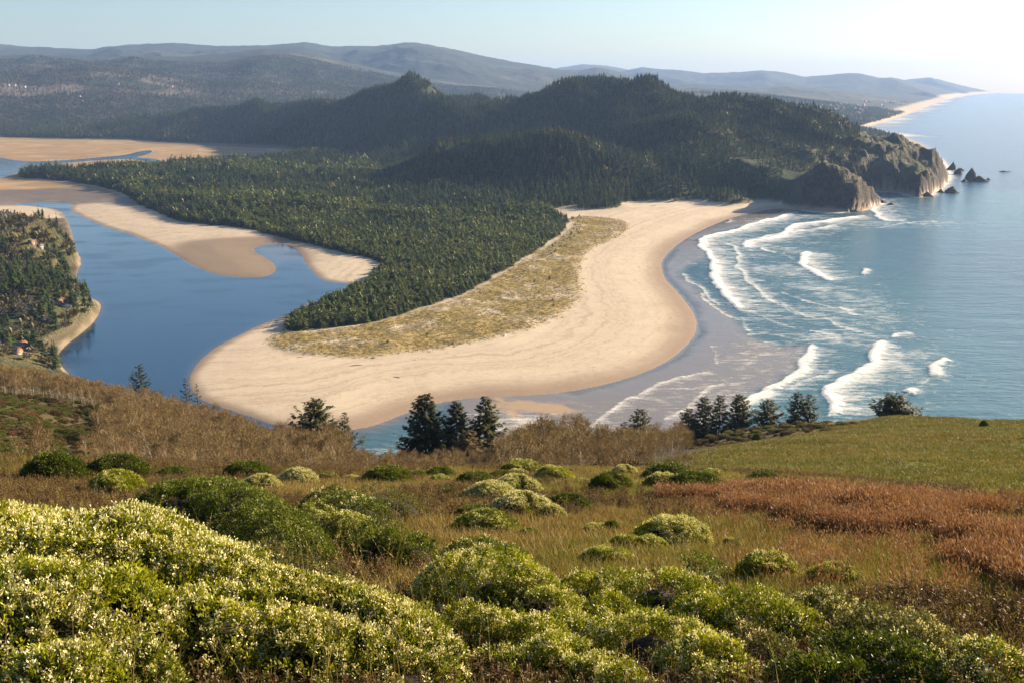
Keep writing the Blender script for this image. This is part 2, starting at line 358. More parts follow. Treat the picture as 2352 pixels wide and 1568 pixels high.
# ================================================================== TERRAIN
G = Polar(-37, 37, 860, 470, 27000, 900)
GZ, Z = h_ground(G.X, G.Y, True)
X, Y, r = G.X, G.Y, G.RR
n1 = fbm(X, Y, 25, 4, 101); n2 = fbm(X, Y, 120, 4, 103); n3 = fbm(X, Y, 700, 4, 105)
land = Z['land']
def c3(*c): return np.array(c, float)
def paint(col, c, m): return col+(c3(*c)-col)*m[..., None]
col = np.zeros(X.shape+(3,))+c3(.50, .412, .305)
col = col*(1+.05*n1[..., None]+.05*n2[..., None])
wet = sstep(38, 2, -Z['sea']+n2*14)                         # damp band along the ocean
col = paint(col, (.27, .185, .12), wet*.85)
wl = np.maximum(sstep(12, 1, -Z['lag']+n1*4), 0); col = paint(col, (.17, .125, .085), wl*.8)
bar = sstep(-25, 15, sdist(X, Y, BAR, 100)+n1*8); col = paint(col, (.17, .12, .075), bar*.85)
fl = sstep(-20, 20, sdist(X, Y, FLATS, 100)+n1*10); 
mar = sstep(-8, 8, Z['marsh']+n1*10)*(land > 0)
col = paint(col, (.10, .08, .04), (r > 2900)*(land > 25)*(land < 9e3)*1.0); col = paint(col, (.29, .19, .088), mar); col = paint(col, (.22, .15, .07), mar*sstep(-.1, .5, n2)*.6)
col = paint(col, (.42, .30, .17), mar*sstep(0, .4, fbm(X, Y, 60, 3, 140))*.5)
col = paint(col, (.13, .10, .075), fl*.9)
# tidal channels across the flats and the marsh
chan = np.abs(fbm(X*.6+Y*.3, Y, 90, 3, 150)); ch = sstep(.06, .02, chan)*fl
duneM = Z['dune']
col = paint(col, (.32, .235, .085), duneM*sstep(-.45, .1, n1+.25*n2))
pin = sstep(-4, 6, Z['pines']+n1*8)
col = paint(col, (.045, .05, .025), pin)
hi = sstep(3, 9, Z['inland'])*(land > 0)
hillc = np.zeros(X.shape+(3,))+c3(.036, .052, .022)
hillc = paint(hillc, (.10, .11, .035), sstep(.15, .5, fbm(X, Y, 90, 4, 111))*.6)
# grassy seaward shelf, knob and the bare hill top
u, v = toimg(X, Y, GZ)
slope = np.hypot(np.gradient(GZ, axis=0)/np.gradient(G.RR, axis=0), np.gradient(GZ, axis=1)/(G.RR*(G.A[1]-G.A[0])))
capx = X[...]/np.maximum(Y, 1)
cape = (r > 1600) & (r < 3200) & (capx > .29)
hillc = np.where(cape[..., None], np.where((slope < .75)[..., None], c3(.075, .078, .032), c3(.062, .052, .034))*(1+.35*fbm(X, Y, 18, 4, 120))[..., None], hillc)
rocky = sstep(.9, 1.5, slope)*sstep(90, 20, -Z['sea']); hillc = paint(hillc, (.10, .078, .06), rocky)
farc = np.zeros(X.shape+(3,))+c3(.020, .032, .022)
farc = paint(farc, (.13, .10, .06), sstep(.2, .34, fbm(X, Y, 620, 5, 130))*.5*sstep(17000, 9000, r))
farc = paint(farc, (.20, .15, .12), sstep(7500, 5800, r)*sstep(4800, 5600, r)*sstep(-.15, .25, fbm(X, Y, 450, 4, 133)+(-capx-.2)*1.0)*.8)
fm = sstep(4300, 5200, r)
hillc = hillc*(1-fm[..., None])+farc*fm[..., None]
col = col*(1-hi[..., None])+hillc*hi[..., None]
# left bank: dry grass and scrub
lbk = ((r < 1760) & (X < 0) & ((X/np.maximum(Y,1) < -.402) & (r < 1480) | (X/np.maximum(Y,1) < -.437) & (r < 1760)) & (land > 0)).astype(float)
col = paint(col, (.06, .052, .024), lbk*(1-hi)*sstep(-1, 5, land+n1*4))
lb = ((r < 1700) & (X < 0) & (Z['hl'] > 1.5)).astype(float)*hi
col = paint(col, (.15, .12, .05), lb*sstep(-.3, .4, n1)*.8)
# far sand beach
fb = (r > 4400)*sstep(0, 10, land)*sstep(200, 120, land); col = paint(col, (.55, .43, .30), fb)
farz = sstep(5000, 9000, r)
GZ = GZ+np.where(land > 30, 1, 0)*fm*(fbm(X, Y, 90, 3, 160)*7*np.clip(r/9000, .5, 1.5))
wetm = np.clip(np.maximum(wet*.6, np.maximum(bar*.4, fl*.6)), 0, 1)*(1-hi)
sandm = (1-hi)*(1-duneM)*(1-pin)*(1-mar)
V = np.stack([X, Y, GZ], -1).reshape(-1, 3)
me = mesh_np('ground', V, G.quads(), dict(Col=col.reshape(-1, 3), wet=wetm.ravel(), sand=sandm.ravel(), hill=hi.ravel(), dune=duneM.ravel(), chan=ch.ravel(), rock=(np.where(cape, sstep(.75, 1.15, slope+.25*n1), 0)*hi).ravel(), shore=np.clip(-Z['sea'], -50, 400).ravel()), True)

m = M('ground_surface'); P = m.pos()
base = m.attr('Col').outputs['Vector']
f1 = m.noise(P, .25, 6, .65); f2 = m.noise(P, .03, 5, .6); f3 = m.noise(P, .9, 3)
k = m.math('ADD', .62, m.math('MULTIPLY', m.math('ADD', f1, f2), .38))
hk = m.math('MULTIPLY', m.attr('hill').outputs['Fac'], 1.0)
kk = m.math('ADD', k, m.math('MULTIPLY', hk, m.math('MULTIPLY', m.math('SUBTRACT', f1, .5), 1.2)))
comb = m.n('ShaderNodeCombineXYZ'); [m.l(kk, comb.inputs[i]) for i in range(3)]
cc = m.mix(1.0, base, comb.outputs[0], 'MULTIPLY')
# swash lines and wind ripples in the sand
sw = m.noise(P, .02, 6, .6, (1, .35, 1), 1.5); sl = m.math('MULTIPLY', m.rmap(m.math('ABSOLUTE', m.math('SUBTRACT', sw, .5)), .0, .012, 1, 0), m.attr('sand').outputs['Fac'])
cc = m.mix(m.math('MULTIPLY', sl, .14), cc, (.22, .16, .11))
wn = m.noise(P, .035, 5, .65)
cv = m.n('ShaderNodeCombineXYZ'); m.l(m.math('ADD', m.math('MULTIPLY', m.attr('shore').outputs['Fac'], .11), m.math('MULTIPLY', wn, 3.0)), cv.inputs[0]); m.l(m.math('MULTIPLY', f2, 2.5), cv.inputs[1])
tide = m.noise(cv.outputs[0], 1.0, 6, .7)
cc = m.mix(m.math('MULTIPLY', m.rmap(tide, .46, .72), m.math('MULTIPLY', m.attr('sand').outputs['Fac'], .55)), cc, (.25, .185, .125))
rk = m.attr('rock').outputs['Fac']; st1 = m.noise(P, .05, 7, .72, (1, 1, 3.2)); st2 = m.noise(P, .22, 5, .7, (1, 1, .35))
rcol = m.ramp(m.math('MULTIPLY', m.math('ADD', st1, st2), .5), [(.38, (.014, .012, .010)), (.5, (.045, .037, .027)), (.62, (.10, .08, .055))])
cc = m.mix(m.math('MULTIPLY', rk, .9), cc, rcol)
for off_, w_, st_ in ((58, 1.3, .55), (34, .9, .45), (82, 1.0, .3)):
    dd_ = m.math('ABSOLUTE', m.math('SUBTRACT', m.math('ADD', m.attr('shore').outputs['Fac'], m.math('MULTIPLY', wn, 60.0)), off_+30.0))
    wk = m.math('MULTIPLY', m.math('MULTIPLY', m.rmap(dd_, 0.0, w_, 1, 0), m.rmap(f3, .45, .6)), m.attr('sand').outputs['Fac'])
    cc = m.mix(m.math('MULTIPLY', wk, st_), cc, (.10, .075, .05))
# marram clumps
dn = m.noise(P, .16, 5, .7); dmask = m.math('MULTIPLY', m.attr('dune').outputs['Fac'], m.rmap(dn, .44, .60))
cc = m.mix(m.math('MULTIPLY', dmask, .75), cc, (.19, .15, .045))
cc = m.mix(m.attr('chan').outputs['Fac'], cc, (.10, .10, .10))
rg = m.math('SUBTRACT', .95, m.math('MULTIPLY', m.math('MAXIMUM', m.attr('wet').outputs['Fac'], m.attr('chan').outputs['Fac']), .55))
hgt = m.math('ADD', m.math('MULTIPLY', m.math('ADD', m.math('MULTIPLY', f1, hk), m.math('MULTIPLY', rk, m.math('ADD', st1, st2))), 5.0), m.math('ADD', m.math('MULTIPLY', f3, .08), m.math('MULTIPLY', dmask, .9)))
ground_mat = m.done(m.bsdf(cc, rg, m.bump(hgt, .9, 1.0), .25))
link('ground', me, ground_mat)['kind'] = 'structure'

# foreground hillside
HG = Polar(-75, 75, 620, 2.0, 900, 620)
HZ = h_hill(HG.X, HG.Y)
x, y, r = HG.X, HG.Y, HG.RR
u, v = toimg(x, y, HZ)
a1 = fbm(x, y, 3, 4, 201); a2 = fbm(x, y, 14, 4, 203); a3 = fbm(x, y, 50, 3, 205)
hc = np.zeros(x.shape+(3,))+c3(.13, .09, .04)
hc = paint(hc, (.10, .10, .03), sstep(.0, .5, a2)*.6); hc = paint(hc, (.12, .06, .03), sstep(0, .5, a1)*.6)
RH = [azp(p, d, 0)[:2] for p, d in [(1545,112),(1650,150),(1760,205),(1900,235),(2000,262),(2100,282),(2352,262),(2700,280),(2800,60),(2352,62),(2100,70),(1850,74),(1680,82)]]
RH = np.array(RH); rh = sdist(x, y, RH, 200)
rhm = sstep(-5, 8, rh+a2*6)
hc = paint(hc, (.11, .125, .022), rhm); hc = paint(hc, (.14, .11, .04), rhm*sstep(.2, .6, a3+.4*a2)*.6)
hc = paint(hc, (.15, .10, .05), rhm*sstep(12, 0, rh)*.8)
wood = sstep(75, 100, r)*(1-rhm); hc = paint(hc, (.075, .062, .030), wood)
hc = paint(hc, (.15, .12, .045), wood*sstep(230, 300, r)*sstep(.15, .22, x/np.maximum(y, 1)))
V = np.stack([x, y, HZ], -1).reshape(-1, 3)
me = mesh_np('hillside', V, HG.quads(HZ > -12), dict(Col=hc.reshape(-1, 3), turf=rhm.ravel()), True)
m = M('hillside_turf'); P = m.pos(); f1 = m.noise(P, 1.2, 6, .7); f2 = m.noise(P, 8, 5, .7); f3 = m.noise(P, .25, 4, .6, (1, 2.2, 1))
k = m.math('ADD', .35, m.math('MULTIPLY', m.math('ADD', m.math('ADD', f1, f2), f3), .44))
comb = m.n('ShaderNodeCombineXYZ'); [m.l(k, comb.inputs[i]) for i in range(3)]
cc = m.mix(1.0, m.attr('Col').outputs['Vector'], comb.outputs[0], 'MULTIPLY')
hill_mat = m.done(m.bsdf(cc, .95, m.bump(m.math('ADD', m.math('MULTIPLY', f1, .5), m.math('MULTIPLY', f2, .12)), .8, 1.0), .1))
link('hillside', me, hill_mat)['kind'] = 'structure'

# horizon sweep so hidden repeats can be left out
hz_start = np.max(np.maximum.accumulate((HZ-EYE)/HG.RR, 0)[:, :], 0)
hs = np.interp(G.A, HG.A, hz_start)
GH = np.maximum.accumulate(np.vstack([hs[None, :], (GZ-EYE)/G.RR]), 0)[:-1]
HH = np.maximum.accumulate(np.vstack([np.full((1, HG.na), -9.), (HZ-EYE)/HG.RR]), 0)[:-1]
def visible(PG, GHz, x, y, ztop, tol=4.0):
    r = np.hypot(x, y); return (ztop+tol-EYE)/r > PG.samp(GHz, x, y)
def infov(x, y, z, mx=160, my=60):
    u, v = toimg(x, y, z); return (u > -mx) & (u < 2352+mx) & (v > -my) & (v < 1568+my)

# ================================================================== WATER
W = Polar(-37, 37, 900, 420, 26000, 900)
x, y = W.X, W.Y
lagd = sdist(x, y, LAGOON, 60); rivd = sdist(x, y, RIVER, 60); sead = sdist(x, y, OCEAN, 900)
est = (np.maximum(lagd, rivd) > -25) & (lagd+rivd > -1e9) & (sead < np.maximum(lagd, rivd))
oc = (sead > -25) & ~est
Q = lambda zx, zy: (1317+.44*zx, 423+.44*zy)
FRONTS = [ # points (zoomed tracing), trail width m, strength, tip taper
 ([(1210,140),(1100,165),(950,200),(830,240),(720,265),(660,295),(655,325),(700,350),(705,380),(735,420),(740,460),(715,490),(730,530),(790,590),(860,640),(895,690)], 55, .95),
 ([(565,460),(575,490),(640,530),(700,590),(770,640)], 16, .6),
 ([(955,570),(1040,610),(1150,660),(1260,700),(1330,700),(1370,740),(1450,760),(1640,790)], 34, .62),
 ([(940,540),(1000,590),(1100,650),(1200,690)], 14, .6),
 ([(1230,350),(1195,380),(1185,410),(1215,440),(1270,475),(1330,505)], 42, .98),
 ([(1110,470),(1190,440),(1215,440)], 20, .6),
 ([(1265,825),(1230,880),(1180,960),(1110,1010),(1060,1050),(950,1100),(860,1140),(780,1210)], 26, .85),
 ([(1620,820),(1575,830),(1530,890),(1520,950),(1420,990),(1350,1040),(1335,1100),(1330,1240)], 38, .98),
 ([(1935,905),(1870,945),(1875,1005)], 16, .85),
 ([(1770,1060),(1722,1082)], 8, 1.2),([(1690,1185),(1672,1215)], 6, 1.2),
 ([(1875,1010),(1810,1040),(1720,1090),(1690,1160)], 3, .55),
 ([(745,955),(600,990),(450,1040),(300,1110),(200,1170),(100,1240),(20,1290)], 20, .66),
 ([(795,1025),(700,1090),(560,1160),(450,1240)], 22, .62),
 ([(1090,850),(1000,890),(870,960)], 6, .5),
 ([(700,840),(745,900),(745,955)], 6, .5),([(810,885),(900,888),(1000,880)], 4, .42),
 ([(865,680),(885,740),(905,790)], 18, .5),
 ([(1655,800),(1700,770),(1780,772)], 34, .72),
 ([(1405,640),(1440,658),(1480,662)], 14, .8),([(1435,672),(1480,688),(1545,692)], 16, .8),
 ([(1525,440),(1518,470),(1530,480)], 9, .9),
 ([(1540,160),(1400,180),(1250,200),(1115,215),(1110,262),(1000,285),(900,300),(865,345)], 40, 1.05),
 ([(960,325),(985,348),(1060,360)], 16, .8),
 ([(1110,330),(1090,360),(1160,400)], 45, .5),
 ([(870,640),(980,690),(1110,740),(1170,760)], 24, .55),([(1170,800),(1300,790),(1410,775)], 20, .6),
 ([(880,380),(858,430),(895,480),(960,560),(1040,602)], 30, .72),([(760,295),(850,330),(882,395),(842,450)], 26, .7),
 ([(1000,780),(1100,798),(1260,815)], 14, .55),([(905,800),(1000,832),(1100,850)], 10, .5),([(1240,760),(1370,790),(1480,800)], 18, .62),([(1410,775),(1560,788),(1650,802)], 14, .6),
 ([(930,290),(1050,262),(1200,245),(1400,210)], 30, .85),([(1560,232),(1700,205),(1850,190),(2000,200)], 40, .62),([(1580,635),(1640,652),(1720,684)], 5, .48),([(1745,755),(1800,732),(1900,752)], 5, .45),
 ([(1060,560),(1180,600),(1330,640),(1420,650)], 22, .58),([(640,560),(720,640),(800,690),(870,720)], 12, .6),([(1120,1085),(1200,1030),(1290,990),(1350,960)], 20, .62),([(560,1290),(680,1210),(800,1150)], 16, .62),([(1480,60),(1700,30),(1900,40)], 60, .5),
 ([(1500,60),(1560,130),(1600,190),(1750,200)], 75, .85),
 ([(1330,100),(1380,125),(1460,115),(1540,120)], 20, .9),
 ([(790,205),(830,180)], 14, .6),
]
foam = np.zeros(x.shape); near = (W.RR < 3300) & (sead > -20)
ux, uy = x[near], y[near]; fn = fbm(ux, uy, 14, 3, 301); fw = fbm(ux, uy, 45, 3, 303)
acc = np.zeros(ux.shape); rdg = np.zeros(ux.shape)
wx = ux+fw*7+fn*2.5; wy = uy+fbm(ux, uy, 40, 3, 305)*9
for pts, tw, st in FRONTS:
    p = np.array([Q(*a) for a in pts], float); p = chaikin(p, 1, False); px_, py_ = onplane(p[:, 0], p[:, 1])
    best = np.full(ux.shape, 1e12); side = np.zeros(ux.shape); tpar = np.zeros(ux.shape); n = len(px_)-1
    for i in range(n):
        ax, ay, bx, by = px_[i], py_[i], px_[i+1], py_[i+1]; dx, dy = bx-ax, by-ay; L = dx*dx+dy*dy+1e-9
        t = ((wx-ax)*dx+(wy-ay)*dy)/L; tc = np.clip(t, 0, 1)
        d = (wx-ax-tc*dx)**2+(wy-ay-tc*dy)**2; m_ = d < best
        best = np.where(m_, d, best); side = np.where(m_, dx*(wy-ay)-dy*(wx-ax), side); tpar = np.where(m_, (i+t)/n, tpar)
    d = np.sqrt(best)
    # seaward is to the right (+x): find sign of seaward side from the direction of travel
    ddx, ddy = px_[-1]-px_[0], py_[-1]-py_[0]
    sgn = -1.0 if ddy < 0 else 1.0
    sd = d*np.sign(side)*(-sgn if True else 1)
    end = sstep(-.02, .06, tpar)*sstep(1.02, .94, tpar)
    tail = np.where(sd > 0, np.exp(-sd/tw*.7)*.85+.4*np.exp(-sd/4.0), np.exp(-(sd/2.2)**2))
    acc = np.maximum(acc, st*tail*end); rdg = np.maximum(rdg, (st > .8)*np.exp(-((sd-2)/4.5)**2)*end)
foam[near] = acc; ridge = np.zeros(x.shape); ridge[near] = rdg
# foam around rocks and at the foot of the capes
caped = sdist(x, y, OCEAN[:len(SHORE)], 10) if False else None
cm = (W.RR > 1600) & (W.RR < 3200) & (x/np.maximum(y, 1) > .29)
surf = sstep(330, 150, sead)*sstep(1950, 1700, W.RR)*sstep(-10, 20, sead)*np.clip(.44+.24*fbm(x, y, 55, 4, 315), 0, .66)
foam = np.maximum(foam, surf*(1-.5*sstep(60, 10, sead)))
foam = np.maximum(foam, np.where(cm, np.exp(-np.maximum(sead, 0)/22)*.85, 0))
fs = (W.RR > 4500); foam = np.maximum(foam, np.where(fs, sstep(330, 20, sead)*.8*(.5+.5*fbm(x, y, 260, 3, 310)+.35), 0))
foam = np.maximum(foam, sstep(.42, .62, fbm(x, y, 220, 4, 320))*.34*(W.RR > 1900)*(sead > 40))
shal = np.exp(-np.maximum(sead-0, 0)/42)
front1 = np.array([Q(*a) for a in [(1180,100),(1210,140),(950,200),(720,265),(660,295),(700,350),(705,380),(620,420),(565,460),(640,530),(700,590),(770,640),(860,680),(905,790),(1090,850),(1230,830),(1200,940),(1060,1050),(950,1100),(830,1200),(500,1400),(-400,1400),(-700,1150),(-500,1000),(0,1080),(300,1000),(500,930),(640,780),(600,620),(450,480),(450,400),(560,270),(800,180)]])
WETS = np.stack(onplane(front1[:, 0], front1[:, 1]), 1); wets = sdist(x, y, WETS, 60)
shal = np.maximum(sstep(-10, 14, wets+fbm(x, y, 30, 3, 330)*8)*.9, np.exp(-np.maximum(sead, 0)/9)*.8)
patch = sstep(-6, 10, sdist(x, y, wpoly([(1120,916),(1200,913),(1290,924),(1335,946),(1255,952),(1190,946),(1235,968),(1215,985),(1160,975),(1135,945)]), 60)+fbm(x+y*.4, y, 9, 4, 335)*16)*.8
turq = 1.15*np.exp(-((sead-170)/200)**2)*(W.RR < 2300)
zz = np.zeros(x.shape)+np.where(oc, foam*.3+ridge*1.3+sstep(20, 400, sead)*(fbm(x+y*.3, y, 60, 3, 340)*.5), 0)*(W.RR < 4000)
V = np.stack([x, y, zz], -1).reshape(-1, 3)
me = mesh_np('ocean', V, W.quads(oc), dict(foam=foam.ravel(), shal=shal.ravel(), turq=turq.ravel(), bank=patch.ravel()), True)
m = M('sea_water'); P = m.pos()
A = m.attr('foam').outputs['Fac']; S = m.attr('shal').outputs['Fac']; T = m.attr('turq').outputs['Fac']
s1 = m.noise(P, .13, 7, .72, (.55, 1.5, 1)); s2 = m.noise(P, .035, 4, .6, (.6, 1.8, 1)); s3 = m.noise(P, .8, 3, .6)
fr = m.math('ADD', m.math('MULTIPLY', s1, .62), m.math('ADD', m.math('MULTIPLY', s2, .25), m.math('MULTIPLY', s3, .13)))
fr = m.math('ADD', m.math('MULTIPLY', m.math('SUBTRACT', fr, .5), 2.4), .5)
fo = m.math('SUBTRACT', m.math('ADD', A, fr), 1.0)
fmask = m.math('MULTIPLY', m.rmap(fo, -.16, .50), m.rmap(A, .03, .16))
deep = m.mix(m.noise(P, .006, 4), (.022, .056, .105), (.034, .080, .128))
wc = m.mix(m.math('MULTIPLY', T, .75), deep, (.050, .145, .165))
wc = m.mix(S, wc, (.20, .155, .11))
wc = m.mix(m.attr('bank').outputs['Fac'], wc, (.36, .25, .15))
wc = m.mix(fmask, wc, (.66, .66, .65))
w1 = m.noise(P, .10, 5, .6, (.7, 1.6, 1)); w2 = m.noise(P, .45, 4, .65, (.8, 1.5, 1)); w3 = m.noise(P, .022, 3, .5, (.6, 2.0, 1))
hh = m.math('ADD', m.math('MULTIPLY', w1, 1.6), m.math('ADD', m.math('MULTIPLY', w2, .45), m.math('MULTIPLY', w3, 3.0)))
hh = m.math('MULTIPLY', hh, m.math('SUBTRACT', 1.0, m.math('MULTIPLY', S, .93)))
hh = m.math('ADD', hh, m.math('MULTIPLY', fmask, m.math('MULTIPLY', s1, .8)))
ro = m.math('ADD', .16, m.math('MULTIPLY', m.math('MAXIMUM', fmask, m.attr('bank').outputs['Fac']), .7))
sh = m.bsdf(wc, ro, m.bump(hh, .8, 1.0), .5)
sea_mat = m.done(sh)
link('ocean', me, sea_mat)['kind'] = 'structure'
V = np.stack([x, y, np.full(x.shape, .004)], -1).reshape(-1, 3)
ewet = sstep(-5, 12, sdist(x, y, POOL, 60))
me = mesh_np('estuary', V, W.quads(est), dict(shal=np.maximum(sstep(7, 0, np.maximum(lagd, rivd)), ewet).ravel()), True)
m = M('estuary_water'); P = m.pos(); S = m.attr('shal').outputs['Fac']
wc = m.mix(m.noise(P, .01, 3), (.008, .036, .085), (.012, .050, .095)); wc = m.mix(m.math('MULTIPLY', S, .5), wc, (.12, .09, .06))
w2 = m.noise(P, .35, 4, .6, (1, 2, 1)); wpt = m.rmap(m.noise(P, .012, 4, .6, (1, 2.5, 1)), .42, .62, .04, .22)
est_mat = m.done(m.bsdf(wc, wpt, m.bump(w2, .25, .18), .5))
link('estuary', me, est_mat)['kind'] = 'structure'

exec_trees = True
# ================================================================== PLANTS
PROTO = {}
def proto_coll(name, objs):
    c = bpy.data.collections.new(name)
    for o in objs: c.objects.link(o)
    PROTO[name] = c; return c
def proto_obj(name, me): return bpy.data.objects.new(name, me)
def scatter(name, coll, pts, rot, scl, idx, label, cat):
    n = len(pts); me = bpy.data.meshes.new(name); me.vertices.add(n); me.vertices.foreach_set('co', np.asarray(pts, np.float32).ravel())
    a = me.attributes.new('spin', 'FLOAT_VECTOR', 'POINT'); R = np.zeros((n, 3), np.float32)
    if np.ndim(rot) == 1: R[:, 2] = rot
    else: R[:] = rot
    a.data.foreach_set('vector', R.ravel())
    a = me.attributes.new('size', 'FLOAT_VECTOR', 'POINT'); S = np.repeat(np.asarray(scl, np.float32)[:, None], 3, 1) if np.ndim(scl) == 1 else np.asarray(scl, np.float32)
    a.data.foreach_set('vector', np.ascontiguousarray(S).ravel())
    a = me.attributes.new('pick', 'INT', 'POINT'); a.data.foreach_set('value', np.asarray(idx, np.int32))
    o = link(name, me); tag(o, label, cat, kind='stuff')
    ng = bpy.data.node_groups.new(name+'_nodes', 'GeometryNodeTree')
    ng.interface.new_socket('Geometry', in_out='INPUT', socket_type='NodeSocketGeometry'); ng.interface.new_socket('Geometry', in_out='OUTPUT', socket_type='NodeSocketGeometry')
    gi = ng.nodes.new('NodeGroupInput'); go = ng.nodes.new('NodeGroupOutput'); ip = ng.nodes.new('GeometryNodeInstanceOnPoints')
    ci = ng.nodes.new('GeometryNodeCollectionInfo'); ci.inputs['Collection'].default_value = coll; ci.inputs['Separate Children'].default_value = True; ci.inputs['Reset Children'].default_value = True
    def na(nm, t):
        q = ng.nodes.new('GeometryNodeInputNamedAttribute'); q.data_type = t; q.inputs['Name'].default_value = nm
        return [s for s in q.outputs if s.enabled and s.name == 'Attribute'][0]
    L = ng.links.new
    L(gi.outputs[0], ip.inputs['Points']); L(ci.outputs[0], ip.inputs['Instance']); ip.inputs['Pick Instance'].default_value = True
    L(na('pick', 'INT'), ip.inputs['Instance Index']); L(na('spin', 'FLOAT_VECTOR'), ip.inputs['Rotation']); L(na('size', 'FLOAT_VECTOR'), ip.inputs['Scale'])
    L(ip.outputs[0], go.inputs[0])
    md = o.modifiers.new('scatter', 'NODES'); md.node_group = ng
    return o

def unit(v): return v/np.maximum(np.linalg.norm(v, axis=-1, keepdims=True), 1e-9)
def kites(base, d, L, Wd, droop=0.0, up=None):
    """thin pointed leaf quads: base (N,3), direction d (N,3), length, width"""
    base = np.asarray(base, float); d = unit(np.asarray(d, float)); N = len(base)
    L = np.broadcast_to(L, (N,))[:, None]; Wd = np.broadcast_to(Wd, (N,))[:, None]
    ref = np.tile([0, 0, 1.], (N, 1)) if up is None else up
    s = unit(np.cross(d, ref)+1e-6); z = np.array([0, 0, 1.])
    mid = base+d*L*.55; tip = base+d*L-z*(L*droop)
    return np.stack([base, mid+s*Wd*.5-z*L*droop*.2, tip, mid-s*Wd*.5-z*L*droop*.2], 1).reshape(-1, 3)
def qf(n, off=0): return np.arange(n*4).reshape(-1, 4)+off
def tube_np(p, rad, k=4):
    p = np.array(p, float); n = len(p); t = np.gradient(p, axis=0); t = unit(t)
    ref = np.where(np.abs(t[:, 2:3]) > .9, [[1., 0, 0]], [[0, 0, 1.]]); a = unit(np.cross(t, ref)); b = np.cross(t, a)
    an = np.arange(k)*2*pi/k; rad = np.broadcast_to(rad, (n,))
    V = p[:, None]+(a[:, None]*np.cos(an)[None, :, None]+b[:, None]*np.sin(an)[None, :, None])*rad[:, None, None]
    j, i = np.meshgrid(np.arange(n-1), np.arange(k), indexing='ij'); i2 = (i+1) % k
    return V.reshape(-1, 3), np.stack([j*k+i, j*k+i2, (j+1)*k+i2, (j+1)*k+i], -1).reshape(-1, 4)
class QB:
    def __init__(s): s.V = []; s.F = []; s.n = 0; s.T = []; s.M = []
    def add(s, V, Fc, tone=.5, mi=0):
        s.V.append(V); s.F.append(Fc+s.n); s.n += len(V); s.T.append(np.broadcast_to(tone, (len(V),))); s.M.append(np.full(len(Fc), mi))
    def kites(s, base, d, L, Wd, droop=0., tone=.5, up=None, mi=0):
        if len(base) == 0: return
        V = kites(base, d, L, Wd, droop, up); t = np.repeat(np.broadcast_to(tone, (len(base),)), 4); s.add(V, qf(len(base)), t, mi)
    def tube(s, p, r, k=4, tone=.5, mi=0): V, Fc = tube_np(p, r, k); s.add(V, Fc, tone, mi)
    def mesh(s, name, mats=None):
        me = mesh_np(name, np.vstack(s.V), np.vstack(s.F), dict(tone=np.concatenate(s.T)))
        if mats:
            for m_ in mats: me.materials.append(m_)
            if len(mats) > 1: me.polygons.foreach_set('material_index', np.concatenate(s.M).astype(np.int32))
        return me

spruce_leaf = leafmat('spruce_needles', [(.1, (.014, .026, .012)), (.42, (.034, .062, .018)), (.75, (.082, .112, .028)), (1, (.13, .13, .038))], .12, .02)
pine_leaf = leafmat('pine_needles', [(.1, (.028, .046, .010)), (.35, (.062, .090, .016)), (.7, (.115, .138, .024)), (1, (.165, .16, .04))], .18, .03)
near_leaf = leafmat('near_needles', [(.15, (.018, .026, .008)), (.5, (.042, .050, .012)), (.85, (.090, .092, .022)), (1, (.13, .12, .035))], .2, .8, attr='tone')
brown_leaf = leafmat('dying_needles', [(.15, (.04, .035, .014)), (.6, (.11, .075, .025)), (1, (.17, .11, .04))], .2, .8, attr='tone')
bark = simplemat('bark', (.10, .075, .055), .9, .4, 4)
alder_bark = simplemat('alder_bark', (.32, .27, .21), .9, .3, 3)
twig = leafmat('alder_twigs', [(.15, (.11, .070, .036)), (.5, (.20, .135, .060)), (.8, (.24, .18, .07)), (1, (.32, .25, .11))], .1, .05, attr='tone')
grey_crown = leafmat('bare_crowns', [(.2, (.10, .088, .080)), (.6, (.17, .15, .135)), (1, (.20, .18, .12))], .1, .01)
olive_crown = leafmat('olive_crowns', [(.2, (.08, .07, .03)), (.6, (.13, .11, .045)), (1, (.17, .15, .06))], .15, .01)

def far_conifer(seed, H, Wd, n=54, p=.85, cb=.12, col=None, broad=1.0):
    g = np.random.default_rng(seed); b = QB()
    t = np.sort(g.random(n))**1.05; z = H*(cb+(1-cb)*t*.98); an = np.arange(n)*2.4+g.random(n)*1.2
    L = Wd*np.maximum(1-(z/H-cb)/(1-cb), .03)**p*(.6+.6*g.random(n))+.04*Wd
    L = L*(1+.25*np.sin(an+seed))
    d = np.stack([np.cos(an), np.sin(an), .05+.25*t-.1*g.random(n)], 1)
    base = np.stack([np.zeros(n), np.zeros(n), z], 1)
    for w_, dz, ls in ((.62*broad, 0, 1), (.5*broad, -.03, .72)):
        an2 = g.random(n)*.8-.4; d2 = d.copy(); d2[:, 0] += an2*.5*(ls < 1); d2[:, 1] -= an2*.5*(ls < 1)
        b.kites(base+[0, 0, dz*H], d2, L*ls, L*w_, .28, tone=.3+.6*g.random(n))
    # upright leader and fill
    b.kites(np.array([[0, 0, H*.9], [0, 0, H*.86], [0, 0, H*.25], [0, 0, H*.25]]), np.array([[.05, 0, 1], [0, .05, 1], [0, .02, 1], [.02, 0, 1]]), np.array([H*.12, H*.12, H*.6, H*.6]), np.array([Wd*.12, Wd*.12, Wd*.5, Wd*.5]), up=np.array([[1, 0, 0.], [0, 1, 0.], [1, 0, 0], [0, 1, 0]]))
    return b
